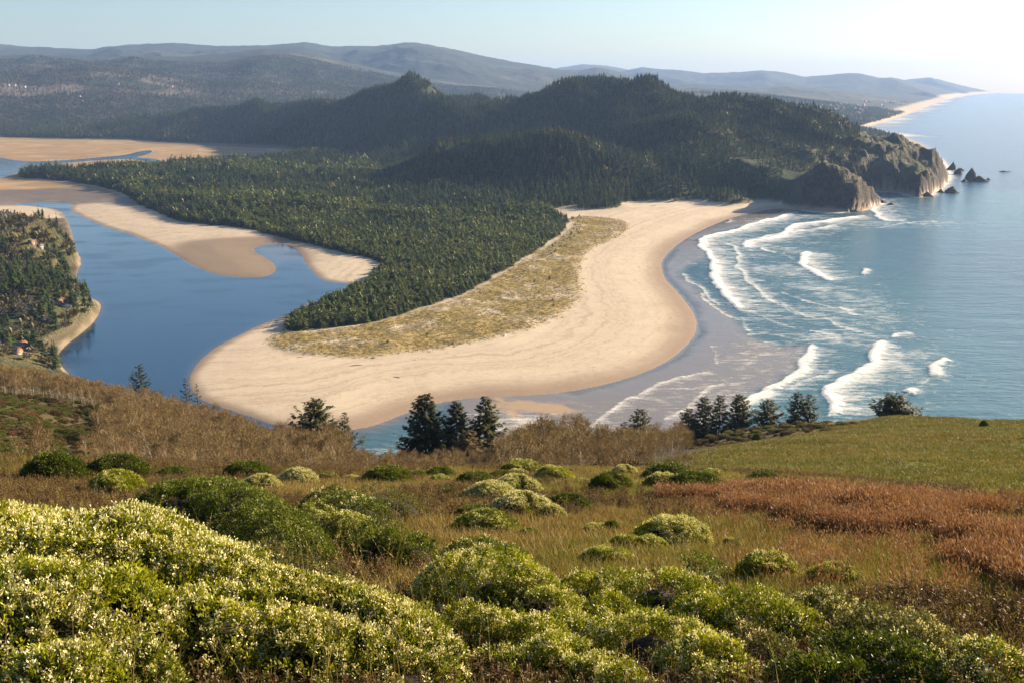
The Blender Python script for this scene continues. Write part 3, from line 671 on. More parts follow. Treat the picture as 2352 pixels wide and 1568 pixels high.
def round_tree(seed, H, Wd, n=70, cb=.2, top=.6):
    g = np.random.default_rng(seed); b = QB()
    d = unit(g.normal(size=(n, 3))); d[:, 2] = np.abs(d[:, 2])*.9+.02*g.random(n)
    rad = (.55+.5*g.random(n))[:, None]
    lump = (1+.25*np.sin(d[:, :1]*5+seed)+.2*np.cos(d[:, 1:2]*6+seed))
    c = d*rad*lump*[Wd*.9, Wd*.9, H*(1-cb)*.95]+[0, 0, H*cb]
    dd = d+g.normal(size=(n, 3))*.5+[0, 0, .5]
    b.kites(c, dd, H*.2*(.7+.6*g.random(n)), Wd*.42*(.7+.6*g.random(n)), .1, tone=.2+.8*g.random(n))
    b.kites(c, -dd+[0, 0, .3], H*.14, Wd*.4, .1, tone=.2+.8*g.random(n))
    return b
def trunk_quads(H, r0, seed=0, lean=.02, k=5, n=5):
    g = np.random.default_rng(seed); z = np.linspace(0, H, n); p = np.stack([np.cumsum(g.normal(size=n))*lean*H*.2, np.cumsum(g.normal(size=n))*lean*H*.2, z], 1); p[0, :2] = 0
    return p, r0*(1-z/H*.9)

# ---- distant woods --------------------------------------------------
PO = []
for s in range(5):
    b = far_conifer(s, 20, 4.9+.5*(s % 3), n=46, p=.8+.1*(s % 2)); b.tube(*trunk_quads(18, .3, s), k=3, mi=1)
    PO.append(proto_obj('spruce_tree', b.mesh('spruce_tree', [spruce_leaf, bark])))
b = round_tree(11, 13, 5.0); b.tube(*trunk_quads(9, .3, 3), k=3, mi=1); PO.append(proto_obj('spruce_tree', b.mesh('bare_tree', [olive_crown, bark])))
b = round_tree(12, 14, 4.6, cb=.3); b.tube(*trunk_quads(12, .3, 4), k=3, mi=1); PO.append(proto_obj('spruce_tree', b.mesh('bare_tree', [grey_crown, bark])))
SPR = proto_coll('spruce_kinds', PO)
PO = []; PINE_ME = []
for s in range(5):
    b = far_conifer(s+20, 8.5, 3.5+.35*(s % 3), n=60, p=.55, cb=.05, broad=1.25) if s < 3 else round_tree(s+40, 7.2+.6*(s % 2), 3.3, n=95, cb=.12)
    cr = b.mesh('pine_crown', [pine_leaf]); q = QB(); q.tube(*trunk_quads(7.6, .16, s), k=4); tr = q.mesh('pine_trunk', [bark]); PINE_ME.append((tr, cr))
    b.tube(*trunk_quads(7.6, .16, s), k=3, mi=1); PO.append(proto_obj('shore_pine', b.mesh('shore_pine', [pine_leaf, bark])))
PIN = proto_coll('pine_kinds', PO)

def jgrid(r0, r1, a0, a1, sp, g):
    Rr = r1; xs = np.arange(-Rr*.62, Rr*.62, sp); ys = np.arange(r0*.8, Rr, sp)
    x, y = np.meshgrid(xs, ys); x = (x+(g.random(x.shape)-.5)*sp*1.1).ravel(); y = (y+(g.random(y.shape)-.5)*sp*1.1).ravel()
    r = np.hypot(x, y); a = np.degrees(np.arctan2(x, y)); m_ = (r > r0) & (r < r1) & (a > a0) & (a < a1)
    return x[m_], y[m_]
g = np.random.default_rng(3)
inl_g = hi
x, y = jgrid(1500, 4600, -29, 29, 8.0, g)
inl = G.samp(hi, x, y); pin_ = G.samp(pin, x, y); slp = G.samp(slope, x, y); z = G.samp(GZ, x, y); r = np.hypot(x, y); cx = x/y
nn = fbm(x, y, 90, 4, 401); n6 = fbm(x, y, 35, 3, 402)
u, v = toimg(x, y, z)
keep = (inl > .2) & (pin_ < .5) & (r > 1750-9e9*(x > -300)) & ~((r < 1700) & (x < 0))
capeg = (((cx > .362) & (r < 2650)) | ((cx > .27) & (r < 2000) & (g.random(len(x)) < .78))) & (v > 285)     # bare headland and its knob
keep &= ~capeg; keep &= ~((u > 1975) & (r < 2800))
flute = (r < 2350) & (cx > .14); keep &= ~(flute & (g.random(len(x)) < sstep(2350, 1950, r)*.35))
keep &= ~((np.abs(u-990) < 45) & (np.abs(v-205) < 16) & (n6 > -.25))           # grassy hill top
keep &= ~((np.abs(u-1055) < 30) & (np.abs(v-345) < 9) & (n6 > -.35))
keep &= (nn > -.55) & (g.random(len(x)) < .93)
keep &= infov(x, y, z) & visible(G, GH, x, y, z+20, 6)
x, y, z, r, cx, nn, slp = [q_[keep] for q_ in (x, y, z, r, cx, nn, slp)]
s = .6+.65*g.random(len(x))**1.3; s *= np.where(g.random(len(x)) < .08, 1.25, 1)
s *= np.where(cx > .22, .78, 1.0)*np.where((r < 2300) & (cx > .12), .8, 1)
idx = g.integers(0, 5, len(x)); nb = fbm(x, y, 130, 3, 405)
idx = np.where((nb > .3) & (g.random(len(x)) < .35), 5, idx)
print('hill trees', len(x))
scatter('spruce_forest', SPR, np.stack([x, y, z-.5], 1), g.random(len(x))*6.28, np.stack([s*1.1, s*1.1, s], 1), idx, 'dark spruce forest covering the hills and headland behind the bay', 'forest')
xa, ya = jgrid(4250, 5900, -30, 24, 13, g); xb, yb = jgrid(5900, 8200, -30, 24, 19, g); x = np.append(xa, xb); y = np.append(ya, yb); z = G.samp(GZ, x, y); r = np.hypot(x, y); u, v = toimg(x, y, z)
ld = G.samp(land, x, y); mr = G.samp(mar, x, y); nn = fbm(x, y, 420, 4, 411); n6 = fbm(x, y, 160, 3, 412)
keep = (ld > 40) & (mr < .3) & ((r > 4600) | (G.samp(inl_g, x, y) < .2)) & infov(x, y, z) & visible(G, GH, x, y, z+16, 4) & ((nn > -.12) | (r < 5900) | (g.random(len(x)) < .3))
x, y, z, r, n6, nn = [q_[keep] for q_ in (x, y, z, r, n6, nn)]
s = (.6+.5*g.random(len(x)))*1.15; grey = sstep(-.05, .3, n6-.12+(-x/y-.2)*.9)*sstep(5000, 5600, r)*.6
idx = np.where(g.random(len(x)) < grey, 6, np.where(g.random(len(x)) < .14, 5, g.integers(0, 5, len(x))))
print('valley trees', len(x))
scatter('valley_woods', SPR, np.stack([x, y, z-.5], 1), g.random(len(x))*6.28, np.stack([s*1.4, s*1.4, s*.95], 1), idx, 'mixed dark and greyish leafless woods in the valley beyond the marsh', 'forest')

# ---- shore pines on the spit -----------------------------------------
x, y = jgrid(780, 3100, -29, 8, 5.6, g); pd = G.samp(Z['pines'], x, y)+G.samp(n1, x, y)*6; z = G.samp(GZ, x, y); r = np.hypot(x, y)
keep = (pd > 1.0) & ((r < 1500) | (g.random(len(x)) < np.clip(1.35-r/2600, .3, 1)))
# stragglers out in the dune grass
u, v = toimg(x, y, z); dm = G.samp(duneM, x, y)
keep |= (dm > .5) & (u > 1240) & (v < 600) & (pd > -30) & (g.random(len(x)) < .22)
keep |= (dm > .5) & (g.random(len(x)) < .006)
keep &= (fbm(x, y, 45, 4, 432) > -.52) | (g.random(len(x)) < .4)
keep &= infov(x, y, z) & visible(G, GH, x, y, z+9, 5)
x, y, z, r, pd = [q_[keep] for q_ in (x, y, z, r, pd)]
back = sstep(1250, 2000, r); s = (.85+.65*g.random(len(x))**1.6)*(1+.95*back)*(.72+.28*sstep(0, 16, pd)); s *= np.where(pd < 0, .45, 1)
s *= 1+.45*fbm(x, y, 70, 4, 431)
idx = g.integers(0, 5, len(x)); rot = g.random(len(x))*6.28
cl_ = fbm(x, y, 130, 4, 433); mixd = (r > 1420) & (g.random(len(x)) < sstep(-.25, .45, cl_+.25*sstep(1400, 2100, r)))
scatter('spruce_stand', SPR, np.stack([x, y, z-.3], 1)[mixd], rot[mixd], np.stack([s*.56, s*.56, s*.46], 1)[mixd], np.where(g.random(len(x)) < .1, 5, idx)[mixd], 'taller dark spruces mixed into the far part of the pine wood', 'forest')
x, y, z, r, pd, s, idx, rot = [q_[~mixd] for q_ in (x, y, z, r, pd, s, idx, rot)]
size = s/r; o_ = np.argsort(-np.where(pd > 0, size, 0)); ind = o_[:300]; rest = o_[300:]
print('pines', len(x))
scatter('shore_pine_wood', PIN, np.stack([x, y, z-.2], 1)[rest], rot[rest], s[rest], idx[rest], 'dense green shore pine wood covering the spit behind the dune grass', 'forest')
for i in ind:
    e = empty('shore_pine', (x[i], y[i], z[i]-.2), 'dark green shore pine at the near tip of the pine wood on the sand spit', 'tree', 'shore pines at the tip of the spit'); e.rotation_euler.z = rot[i]; e.scale = (s[i],)*3
    tr, cr = PINE_ME[idx[i]]; link('trunk', tr, parent=e); link('crown', cr, parent=e)

# ---- left bank trees -------------------------------------------------
x, y = jgrid(760, 1750, -40, -17, 6.0, g); z = G.samp(GZ, x, y); lbm = G.samp(lb, x, y); r = np.hypot(x, y); u, v = toimg(x, y, z)
nn = fbm(x, y, 60, 3, 441); wd = G.samp(land, x, y)
HOUSES_L = [(92,572,'a'),(72,560,'b'),(152,707,'c'),(135,698,'d'),(48,800,'e'),(40,812,'f')]
keep = (lbm > .4) & (wd > 5) & infov(x, y, z) & visible(G, GH, x, y, z+12, 8)
for hx_, hy_, _ in HOUSES_L: keep &= ~((np.abs(u-hx_) < 12) & (v > hy_-6) & (v < hy_+24))
dense = np.where((v > 560) & (v < 690), .75, .45); keep &= g.random(len(x)) < dense
x, y, z, r, nn, u, v = [q_[keep] for q_ in (x, y, z, r, nn, u, v)]
con = (nn > .02) | ((v > 600) & (v < 720) & (u > 60)); con &= g.random(len(x)) < .75
s = np.where(con, .6+.4*g.random(len(x)), .42+.3*g.random(len(x)))*np.where((u > 85) & (v < 570), 1.3, 1); idx = np.where(con, g.integers(0, 5, len(x)), np.where(g.random(len(x)) < .3, 6, 5))
scatter('bank_wood', SPR, np.stack([x, y, z-.3], 1), g.random(len(x))*6.28, np.stack([s*1.25, s*1.25, s], 1), idx, 'mixed olive and dark green wood on the left bank of the estuary', 'forest')
print('bank trees', len(x))

# ---- near conifers, each its own -------------------------------------
def limb_conifer(seed, H, R, n=95, p=.8, cb=.08, spray=9, up=.15, irr=.35, skirt=0, leader=1.0, lop=0.0):
    g = np.random.default_rng(seed); tq = QB(); cr = QB()
    tp, tr_ = trunk_quads(H, H*.018, seed, .015, n=7); tq.tube(tp, tr_, 6)
    for i in range(n):
        t = (i+g.random())/n; z = H*(cb+(1-cb)*t); prof = max(1-t, .02)**p*(1-skirt*max(0, .25-t)*3)
        a = i*2.399+g.random()*.9; L = R*prof*(1-irr+2*irr*g.random())*(1+lop*cos(a))+.03*R
        dz = up*(.3+t)*(.6+.8*g.random())-.06; d = np.array([cos(a), sin(a), dz]); d /= np.linalg.norm(d)
        k = 6; q = np.linspace(0, 1, k); P_ = np.array([0, 0, z])+np.outer(q*L, d); P_[:, 2] += -L*.22*np.sin(q*pi)*.8+L*.10*q**3
        P_[:, :2] += np.array([np.interp(z, tp[:, 2], tp[:, 0]), np.interp(z, tp[:, 2], tp[:, 1])])
        tq.tube(P_[:5], H*.004*(1-q[:5]*.8), 3)
        m_ = max(5, int(1.7*spray*(.5+L/R))); qq = np.sort(.12+.88*g.random(m_)); B = np.stack([np.interp(qq, q, P_[:, j]) for j in range(3)], 1)
        side = np.cross(d, [0, 0, 1.]); side /= np.linalg.norm(side); sg = np.where(g.random(m_) < .5, -1, 1)[:, None]
        dd = d*(.55+.5*g.random((m_, 1)))+side*sg*(.5+.5*g.random((m_, 1)))+[0, 0, -.15]+g.normal(size=(m_, 3))*.12
        ln = (.18*L*(1.15-qq)+.055*R)*(1+.6*g.random(m_))+.05*R; tone = .25+.75*g.random(m_)
        cr.kites(B, dd, ln, ln*.38, .22, tone)
        cr.kites(B, dd*[1, 1, .2]+[0, 0, -.55], ln*.7, ln*.34, .1, tone*.8)
        cr.kites(P_[-2:-1], d[None]+[[0, 0, .1]], .25*L+.04*R, .1*L+.02*R, .05, .8)
    cr.kites(np.array([[0, 0, H*.93]]*2)+[tp[-1][0], tp[-1][1], 0], np.array([[.02, 0, 1], [0, .02, 1.]]), H*.08, H*.012, up=np.array([[1., 0, 0], [0, 1., 0]]))
    return tq, cr
def hz_at(px, d):
    x, y, _ = azp(px, d, 0); return x, y, float(h_hill(np.array([x]), np.array([y]))[0])
TREES = [ # px, top y, distance, width px, style, label
 (700,918,250,104,dict(p=.75,up=.45,irr=.45,spray=9,n=90,cb=.05),'broad spruce with upswept open limbs, leftmost of the big conifers above the sand'),
 (770,945,252,52,dict(p=.8,up=.4,irr=.5,n=60,cb=.05),'small ragged spruce just right of the broad upswept spruce'),
 (745,968,248,50,dict(p=.8,up=.3,irr=.4,n=60,cb=.05),'low bushy spruce tucked between the broad spruce and the ragged one'),
 (968,902,215,92,dict(p=.62,up=.12,irr=.22,n=150,spray=11,cb=.03),'tallest dense cone-shaped spruce left of the central pair'),
 (1042,918,217,80,dict(p=.65,up=.12,irr=.28,n=130,spray=10,cb=.05),'dense dark spruce in the middle of the central group of three'),
 (1068,985,207,72,dict(p=.5,up=.05,irr=.35,n=80,spray=9,cb=.1),'short spruce with browning needles in front of the central group'),
 (1112,908,219,80,dict(p=.7,up=.1,irr=.3,n=120,spray=10,cb=.08),'tall open spruce, right one of the central group of three'),
 (290,838,360,46,dict(p=.7,up=.3,irr=.4,n=60),'small spruce standing out against the blue estuary water at left'),
 (268,852,362,26,dict(p=.7,up=.3,irr=.4,n=40),'tiny spruce beside the one against the estuary water'),
 (394,868,345,38,dict(p=.9,up=.35,irr=.5,n=40),'sparse pale spruce top by the tip of the sand spit'),
 (420,882,340,26,dict(p=.8,up=.3,irr=.4,n=36),'low spruce top just right of the sparse pale one'),
 (1400,982,262,32,dict(p=.7,up=.15,irr=.25,n=60),'small dark cone spruce alone left of the hill trees'),
 (1448,966,268,40,dict(p=.6,up=.15,irr=.3,n=60),'small dark spruce crowding the rounded one at its right'),
 (1487,937,275,56,dict(p=.5,up=.2,irr=.25,n=90,cb=.05),'rounded dense dark spruce above the leafless alders'),
 (1603,937,292,50,dict(p=.55,up=.2,irr=.35,n=80,cb=.1),'shorter dark spruce at the left end of the row on the grassy crest'),
 (1639,910,293,50,dict(p=.5,up=.2,irr=.3,n=100,cb=.12),'tall dense spruce second in the row on the grassy crest'),
 (1679,907,294,40,dict(p=.45,up=.2,irr=.35,n=80,cb=.2),'narrow spruce third in the row on the grassy crest'),
 (1724,905,294,54,dict(p=.5,up=.2,irr=.28,n=110,cb=.14,lop=.15),'widest dense spruce, fourth in the row on the grassy crest'),
 (1793,917,295,50,dict(p=.45,up=.15,irr=.35,n=64,cb=.28),'lone flat-limbed spruce with a bare lower trunk on the crest'),
 (1863,901,295,54,dict(p=.6,up=.12,irr=.4,n=66,cb=.2,lop=-.15),'open leaning spruce, left one of the close pair on the crest'),
 (1894,905,296,38,dict(p=.5,up=.12,irr=.4,n=60,cb=.15),'slim see-through spruce, right one of the close pair on the crest'),
 (2100,910,289,66,dict(p=.42,up=.15,irr=.3,n=70,cb=.3),'wide umbrella-shaped spruce at the right end of the crest'),
 (2126,943,288,28,dict(p=.5,up=.1,irr=.3,n=50,cb=0),'small round spruce at the foot of the umbrella-shaped one'),
]
for i, (px, ty, d, wpx, st, lab) in enumerate(TREES):
    x, y, z = hz_at(px, d); zt = atdist(px, ty, d)[2]; H = max(zt-z, 2.5); t_ = math.hypot(y, z-EYE)
    Rr = wpx/F*t_/2
    tq, cr = limb_conifer(500+i, H, Rr*1.6, **st)
    e = empty('spruce_tree', (x, y, z-.2), lab, 'tree', 'single spruces on the near slope')
    link('trunk', tq.mesh('spruce_trunk', [bark]), parent=e); link('crown', cr.mesh('spruce_crown', [brown_leaf if 'browning' in lab else near_leaf]), parent=e)
    e.rotation_euler.z = random.random()*6

# ---- leafless alders --------------------------------------------------
def alder(seed, H=8.0, R=2.6):
    g = np.random.default_rng(seed); tq = QB(); cr = QB(); ns = g.integers(1, 4)
    tips = []
    for s_ in range(ns):
        a0 = g.random()*6.28; lean = .05+.16*g.random(); n = 6; q = np.linspace(0, 1, n); hh = H*(.75+.2*g.random())
        p = np.stack([np.cos(a0)*lean*hh*q**1.4+g.normal(size=n)*.06, np.sin(a0)*lean*hh*q**1.4+g.normal(size=n)*.06, hh*q], 1); p[0] = 0
        tq.tube(p, .075*(1.15-q)*H/8, 4)
        for b_ in range(17):
            t = .28+.7*g.random(); s0 = np.array([np.interp(t, q, p[:, j]) for j in range(3)]); a = g.random()*6.28
            d = np.array([cos(a), sin(a), .9+.7*g.random()]); d /= np.linalg.norm(d); L = R*(.5+.6*g.random())*(1.15-.55*t)
            e_ = s0+d*L+[0, 0, .1*L]; m_ = (s0+e_)/2+g.normal(size=3)*.1; tq.tube([s0, m_, e_], [.028, .02, .008], 3)
            k = 22; w_ = g.random(k)**.7; B = s0+(e_-s0)*w_[:, None]+g.normal(size=(k, 3))*.06
            dd = d+g.normal(size=(k, 3))*.55+[0, 0, .35]
            cr.kites(B, dd, .55+.65*g.random(k), .035+.02*g.random(k), -.05, .2+.6*g.random(k), up=g.normal(size=(k, 3)))
            k = 16; B2 = e_+g.normal(size=(k, 3))*.42*[1, 1, .7]
            cr.kites(B2, g.normal(size=(k, 3))+[0, 0, .8], .16+.14*g.random(k), .07, 0, .35+.65*g.random(k), up=g.normal(size=(k, 3)))
    return tq, cr
ALD = []; PO = []
for s_ in range(5):
    tq, cr = alder(700+s_, 8-.5*(s_ % 3)); ALD.append((tq.mesh('alder_trunk', [alder_bark]), cr.mesh('alder_crown', [twig])))
    b = QB(); 
    for src, mi in ((cr, 0), (tq, 1)):
        for V_, F_, T_, M_ in zip(src.V, src.F, src.T, src.M): pass
        n0 = 0; VV = np.vstack(src.V); FF = np.vstack(src.F); b.add(VV, FF, np.concatenate(src.T), mi)
    PO.append(proto_obj('alder_tree', b.mesh('alder_tree', [twig, alder_bark])))
ALC = proto_coll('alder_kinds', PO)
x, y = jgrid(66, 430, -34, 20, 3.3, g); r = np.hypot(x, y); z = HG.samp(HZ, x, y); u, v = toimg(x, y, z); nn = fbm(x, y, 30, 3, 451)
rq = HG.samp(rhm, x, y)
scrubm = (u < 230+40*nn) & (r > 95) & (r < 285)
uppr = (v < 1070)
crest = (u > 1570) & (r > 150)
keep = (rq < .25) & ~scrubm & (r > 78+12*nn) & ~crest & infov(x, y, z) & (z > 4) & visible(HG, HH, x, y, z+7, 1) & (g.random(len(x)) < np.where(r < 110, .45, .85)) & (nn > -.5)
x, y, z, r, u, v, nn = [q_[keep] for q_ in (x, y, z, r, u, v, nn)]
s = (.72+.4*g.random(len(x)))*np.where(r < 110, .5, np.where(r < 150, .72, 1)); s *= np.where((u > 1180) & (u < 1480), 1.12, 1.0)
s *= np.where(u < 640, .9, 1); s *= np.where((u > 800) & (u < 1150), .62, 1)*np.where(u > 1340, .7, 1)
idx = g.integers(0, 5, len(x)); rot = g.random(len(x))*6.28
o_ = np.argsort(-s/r); ind, rest = o_[:300], o_[300:]
print('alders', len(x))
scatter('alder_thicket', ALC, np.stack([x, y, z-.2], 1)[rest], rot[rest], s[rest], idx[rest], 'brown leafless alder thicket filling the slope above the estuary', 'thicket')
for i in ind:
    e = empty('alder_tree', (x[i], y[i], z[i]-.2), 'leafless brown alder in the near edge of the thicket below the meadow', 'tree', 'leafless alders below the meadow'); e.rotation_euler.z = rot[i]; e.scale = (s[i],)*3
    tr, cr = ALD[idx[i]]; link('trunk', tr, parent=e); link('crown', cr, parent=e)

# ---- round bushes ------------------------------------------------------
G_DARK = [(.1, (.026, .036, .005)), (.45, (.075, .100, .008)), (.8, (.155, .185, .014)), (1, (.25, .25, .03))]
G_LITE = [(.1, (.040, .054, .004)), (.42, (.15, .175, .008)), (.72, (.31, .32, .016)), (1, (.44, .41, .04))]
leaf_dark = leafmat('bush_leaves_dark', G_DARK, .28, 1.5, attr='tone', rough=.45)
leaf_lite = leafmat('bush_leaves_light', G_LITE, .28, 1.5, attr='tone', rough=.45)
leaf_olive = leafmat('bush_leaves_olive', [(.1, (.05, .045, .015)), (.5, (.11, .11, .03)), (1, (.19, .18, .06))], .3, 1.5, attr='tone')
flower_m = leafmat('cream_flowers', [(.1, (.38, .36, .12)), (.45, (.68, .62, .32)), (1, (.86, .82, .60))], .25, 2, attr='tone')
core_m = simplemat('bush_shade_core', (.022, .017, .010), .95, .5, 9)  # near-black colour paints the shade deep inside the bush
def bush_mesh(lobes, seed, dens, leaf, nl=9, fl=0.0, fs=1.0, zfl=.0):
    """lobes: (c, r) with c, r vec3, on the ground at z = c.z. returns foliage, flowers, stems QBs"""
    g = np.random.default_rng(seed); fo, fw, st = QB(), QB(), QB()
    L = [(np.array(c, float), np.array(r_, float)) for c, r_ in lobes]
    ptsA, nrmA = [], []
    for k, (c, r_) in enumerate(L):
        area = 2*pi*((r_[0]*r_[1])**1.6/2+(r_[0]*r_[2])**1.6/4+(r_[1]*r_[2])**1.6/4)**(1/1.6)
        n = int(dens*area); d = unit(g.normal(size=(n, 3))); d[:, 2] = np.where(d[:, 2] < -.12, -d[:, 2], d[:, 2])
        lump = 1+.045*np.sin(d[:, 0]*4.1+k+seed)*np.sin(d[:, 1]*4.7+seed*1.7)+.035*np.sin(d[:, 0]*9+seed)*np.sin(d[:, 2]*8+k)+.05*fbm(d[:, 0]*3+seed, d[:, 1]*3+d[:, 2]*2, .5, 3, seed)
        p = c+d*r_*lump[:, None]; nm = unit(d/r_)
        ok = np.ones(n, bool)
        for j, (c2, r2) in enumerate(L):
            if j != k: ok &= (((p-c2)/r2)**2).sum(1) > .86
        ptsA.append(p[ok]); nrmA.append(nm[ok])
        # stems: a solid dark dome standing in for inner stems and their shade
        an = np.linspace(0, 2*pi, 15)[:-1]; el = np.linspace(-.2, pi/2, 7)
        A_, E_ = np.meshgrid(an, el); dd = np.stack([np.cos(A_)*np.cos(E_), np.sin(A_)*np.cos(E_), np.sin(E_)], -1); vv = (c+dd*r_*.66).reshape(-1, 3)
        j_, i_ = np.meshgrid(np.arange(6), np.arange(14), indexing='ij'); i2 = (i_+1) % 14
        st.add(vv, np.stack([j_*14+i_, j_*14+i2, (j_+1)*14+i2, (j_+1)*14+i_], -1).reshape(-1, 4))
    P_ = np.vstack(ptsA); N_ = np.vstack(nrmA); n = len(P_)
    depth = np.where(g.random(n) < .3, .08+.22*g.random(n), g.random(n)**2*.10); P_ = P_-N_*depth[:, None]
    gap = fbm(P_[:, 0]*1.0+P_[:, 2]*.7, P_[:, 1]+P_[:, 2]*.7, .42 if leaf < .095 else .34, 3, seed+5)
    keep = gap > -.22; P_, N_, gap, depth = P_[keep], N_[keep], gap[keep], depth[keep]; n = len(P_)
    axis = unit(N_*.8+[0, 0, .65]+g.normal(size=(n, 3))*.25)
    tone = np.clip(.42+.6*gap+.22*g.normal(size=n)-depth*2.5, 0, 1)  # deeper leaves and those by gaps get darker: shade put into the leaf colour
    B = np.repeat(P_, nl, 0)+g.normal(size=(n*nl, 3))*leaf*.35; ax = np.repeat(axis, nl, 0)
    dd = ax*.75+g.normal(size=(n*nl, 3))*.55
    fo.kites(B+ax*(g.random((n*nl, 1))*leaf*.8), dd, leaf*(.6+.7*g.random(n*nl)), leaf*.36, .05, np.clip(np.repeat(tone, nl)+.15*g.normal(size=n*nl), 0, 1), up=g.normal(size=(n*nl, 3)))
    if fl > 0:
        ff = fbm(P_[:, 0]+9, P_[:, 1]+P_[:, 2], .9, 3, seed+8)*1.2+N_[:, 2]*.55+zfl
        m_ = g.random(n) < fl*(.30 if leaf < .08 else .24)*sstep(-.2, .6, ff); Q_ = P_[m_]; A2 = axis[m_]; k = len(Q_); nf = 15
        B = np.repeat(Q_+A2*leaf*1.0, nf, 0)+g.normal(size=(k*nf, 3))*leaf*.42*fs
        fw.kites(B, np.repeat(A2, nf, 0)+g.normal(size=(k*nf, 3))*.6, leaf*.60*fs*(.7+.5*g.random(k*nf)), leaf*.30*fs, 0, np.clip(.6+.3*g.normal(size=k*nf), 0, 1), up=g.normal(size=(k*nf, 3)))
    return fo, fw, st
def make_bush(name, loc, lobes, seed, dens, leaf, kind, lab, group, nl=9, fl=.0, fs=1.0, zfl=0.):
    fo, fw, st = bush_mesh(lobes, seed, dens, leaf, nl, fl, fs, zfl)
    e = empty(name, loc, lab, 'bush', group)
    link('foliage', fo.mesh('foliage', [kind]), parent=e); link('shade_core', st.mesh('shade_core', [core_m]), parent=e)
    if fw.V: link('flowers', fw.mesh('flowers', [flower_m]), parent=e)
    return e
# shared shapes for the small far ones, one metre radius
BP = {}
for t, (km, fl, zf) in dict(g=(leaf_dark, 0, 0), m=(leaf_lite, .5, -.1), f=(leaf_lite, 1.3, .35)).items():
    BP[t] = []
    for s_ in range(3):
        gg = random.Random(s_+ord(t)); lob = [((0, 0, 0), (1, 1, .98)), ((.42*gg.choice([-1, 1]), .2, 0), (.62, .6, .74)), ((.1, -.4, 0), (.7, .62, .66))]
        fo, fw, st = bush_mesh(lob, 900+s_+ord(t), 620, .075, 6, fl, .9, zf)
        BP[t].append((fo.mesh('bush_foliage', [km]), st.mesh('bush_shade_core', [core_m]), fw.mesh('bush_flowers', [flower_m]) if fw.V else None))
rr = np.concatenate([np.linspace(5, 80, 500), np.linspace(80.5, 420, 600)])
def hit(px, py):
    x, y, z = ray(px, py); t = rr/math.hypot(x, y); X_, Y_, Z_ = x*t, y*t, EYE+z*t; h = h_hill(X_, Y_); m_ = np.where(Z_ < h)[0]
    i = m_[0] if len(m_) else len(rr)-1; return float(X_[i]), float(Y_[i]), float(h[i]), float(rr[i]), float(t[i])
BUSHXY = []
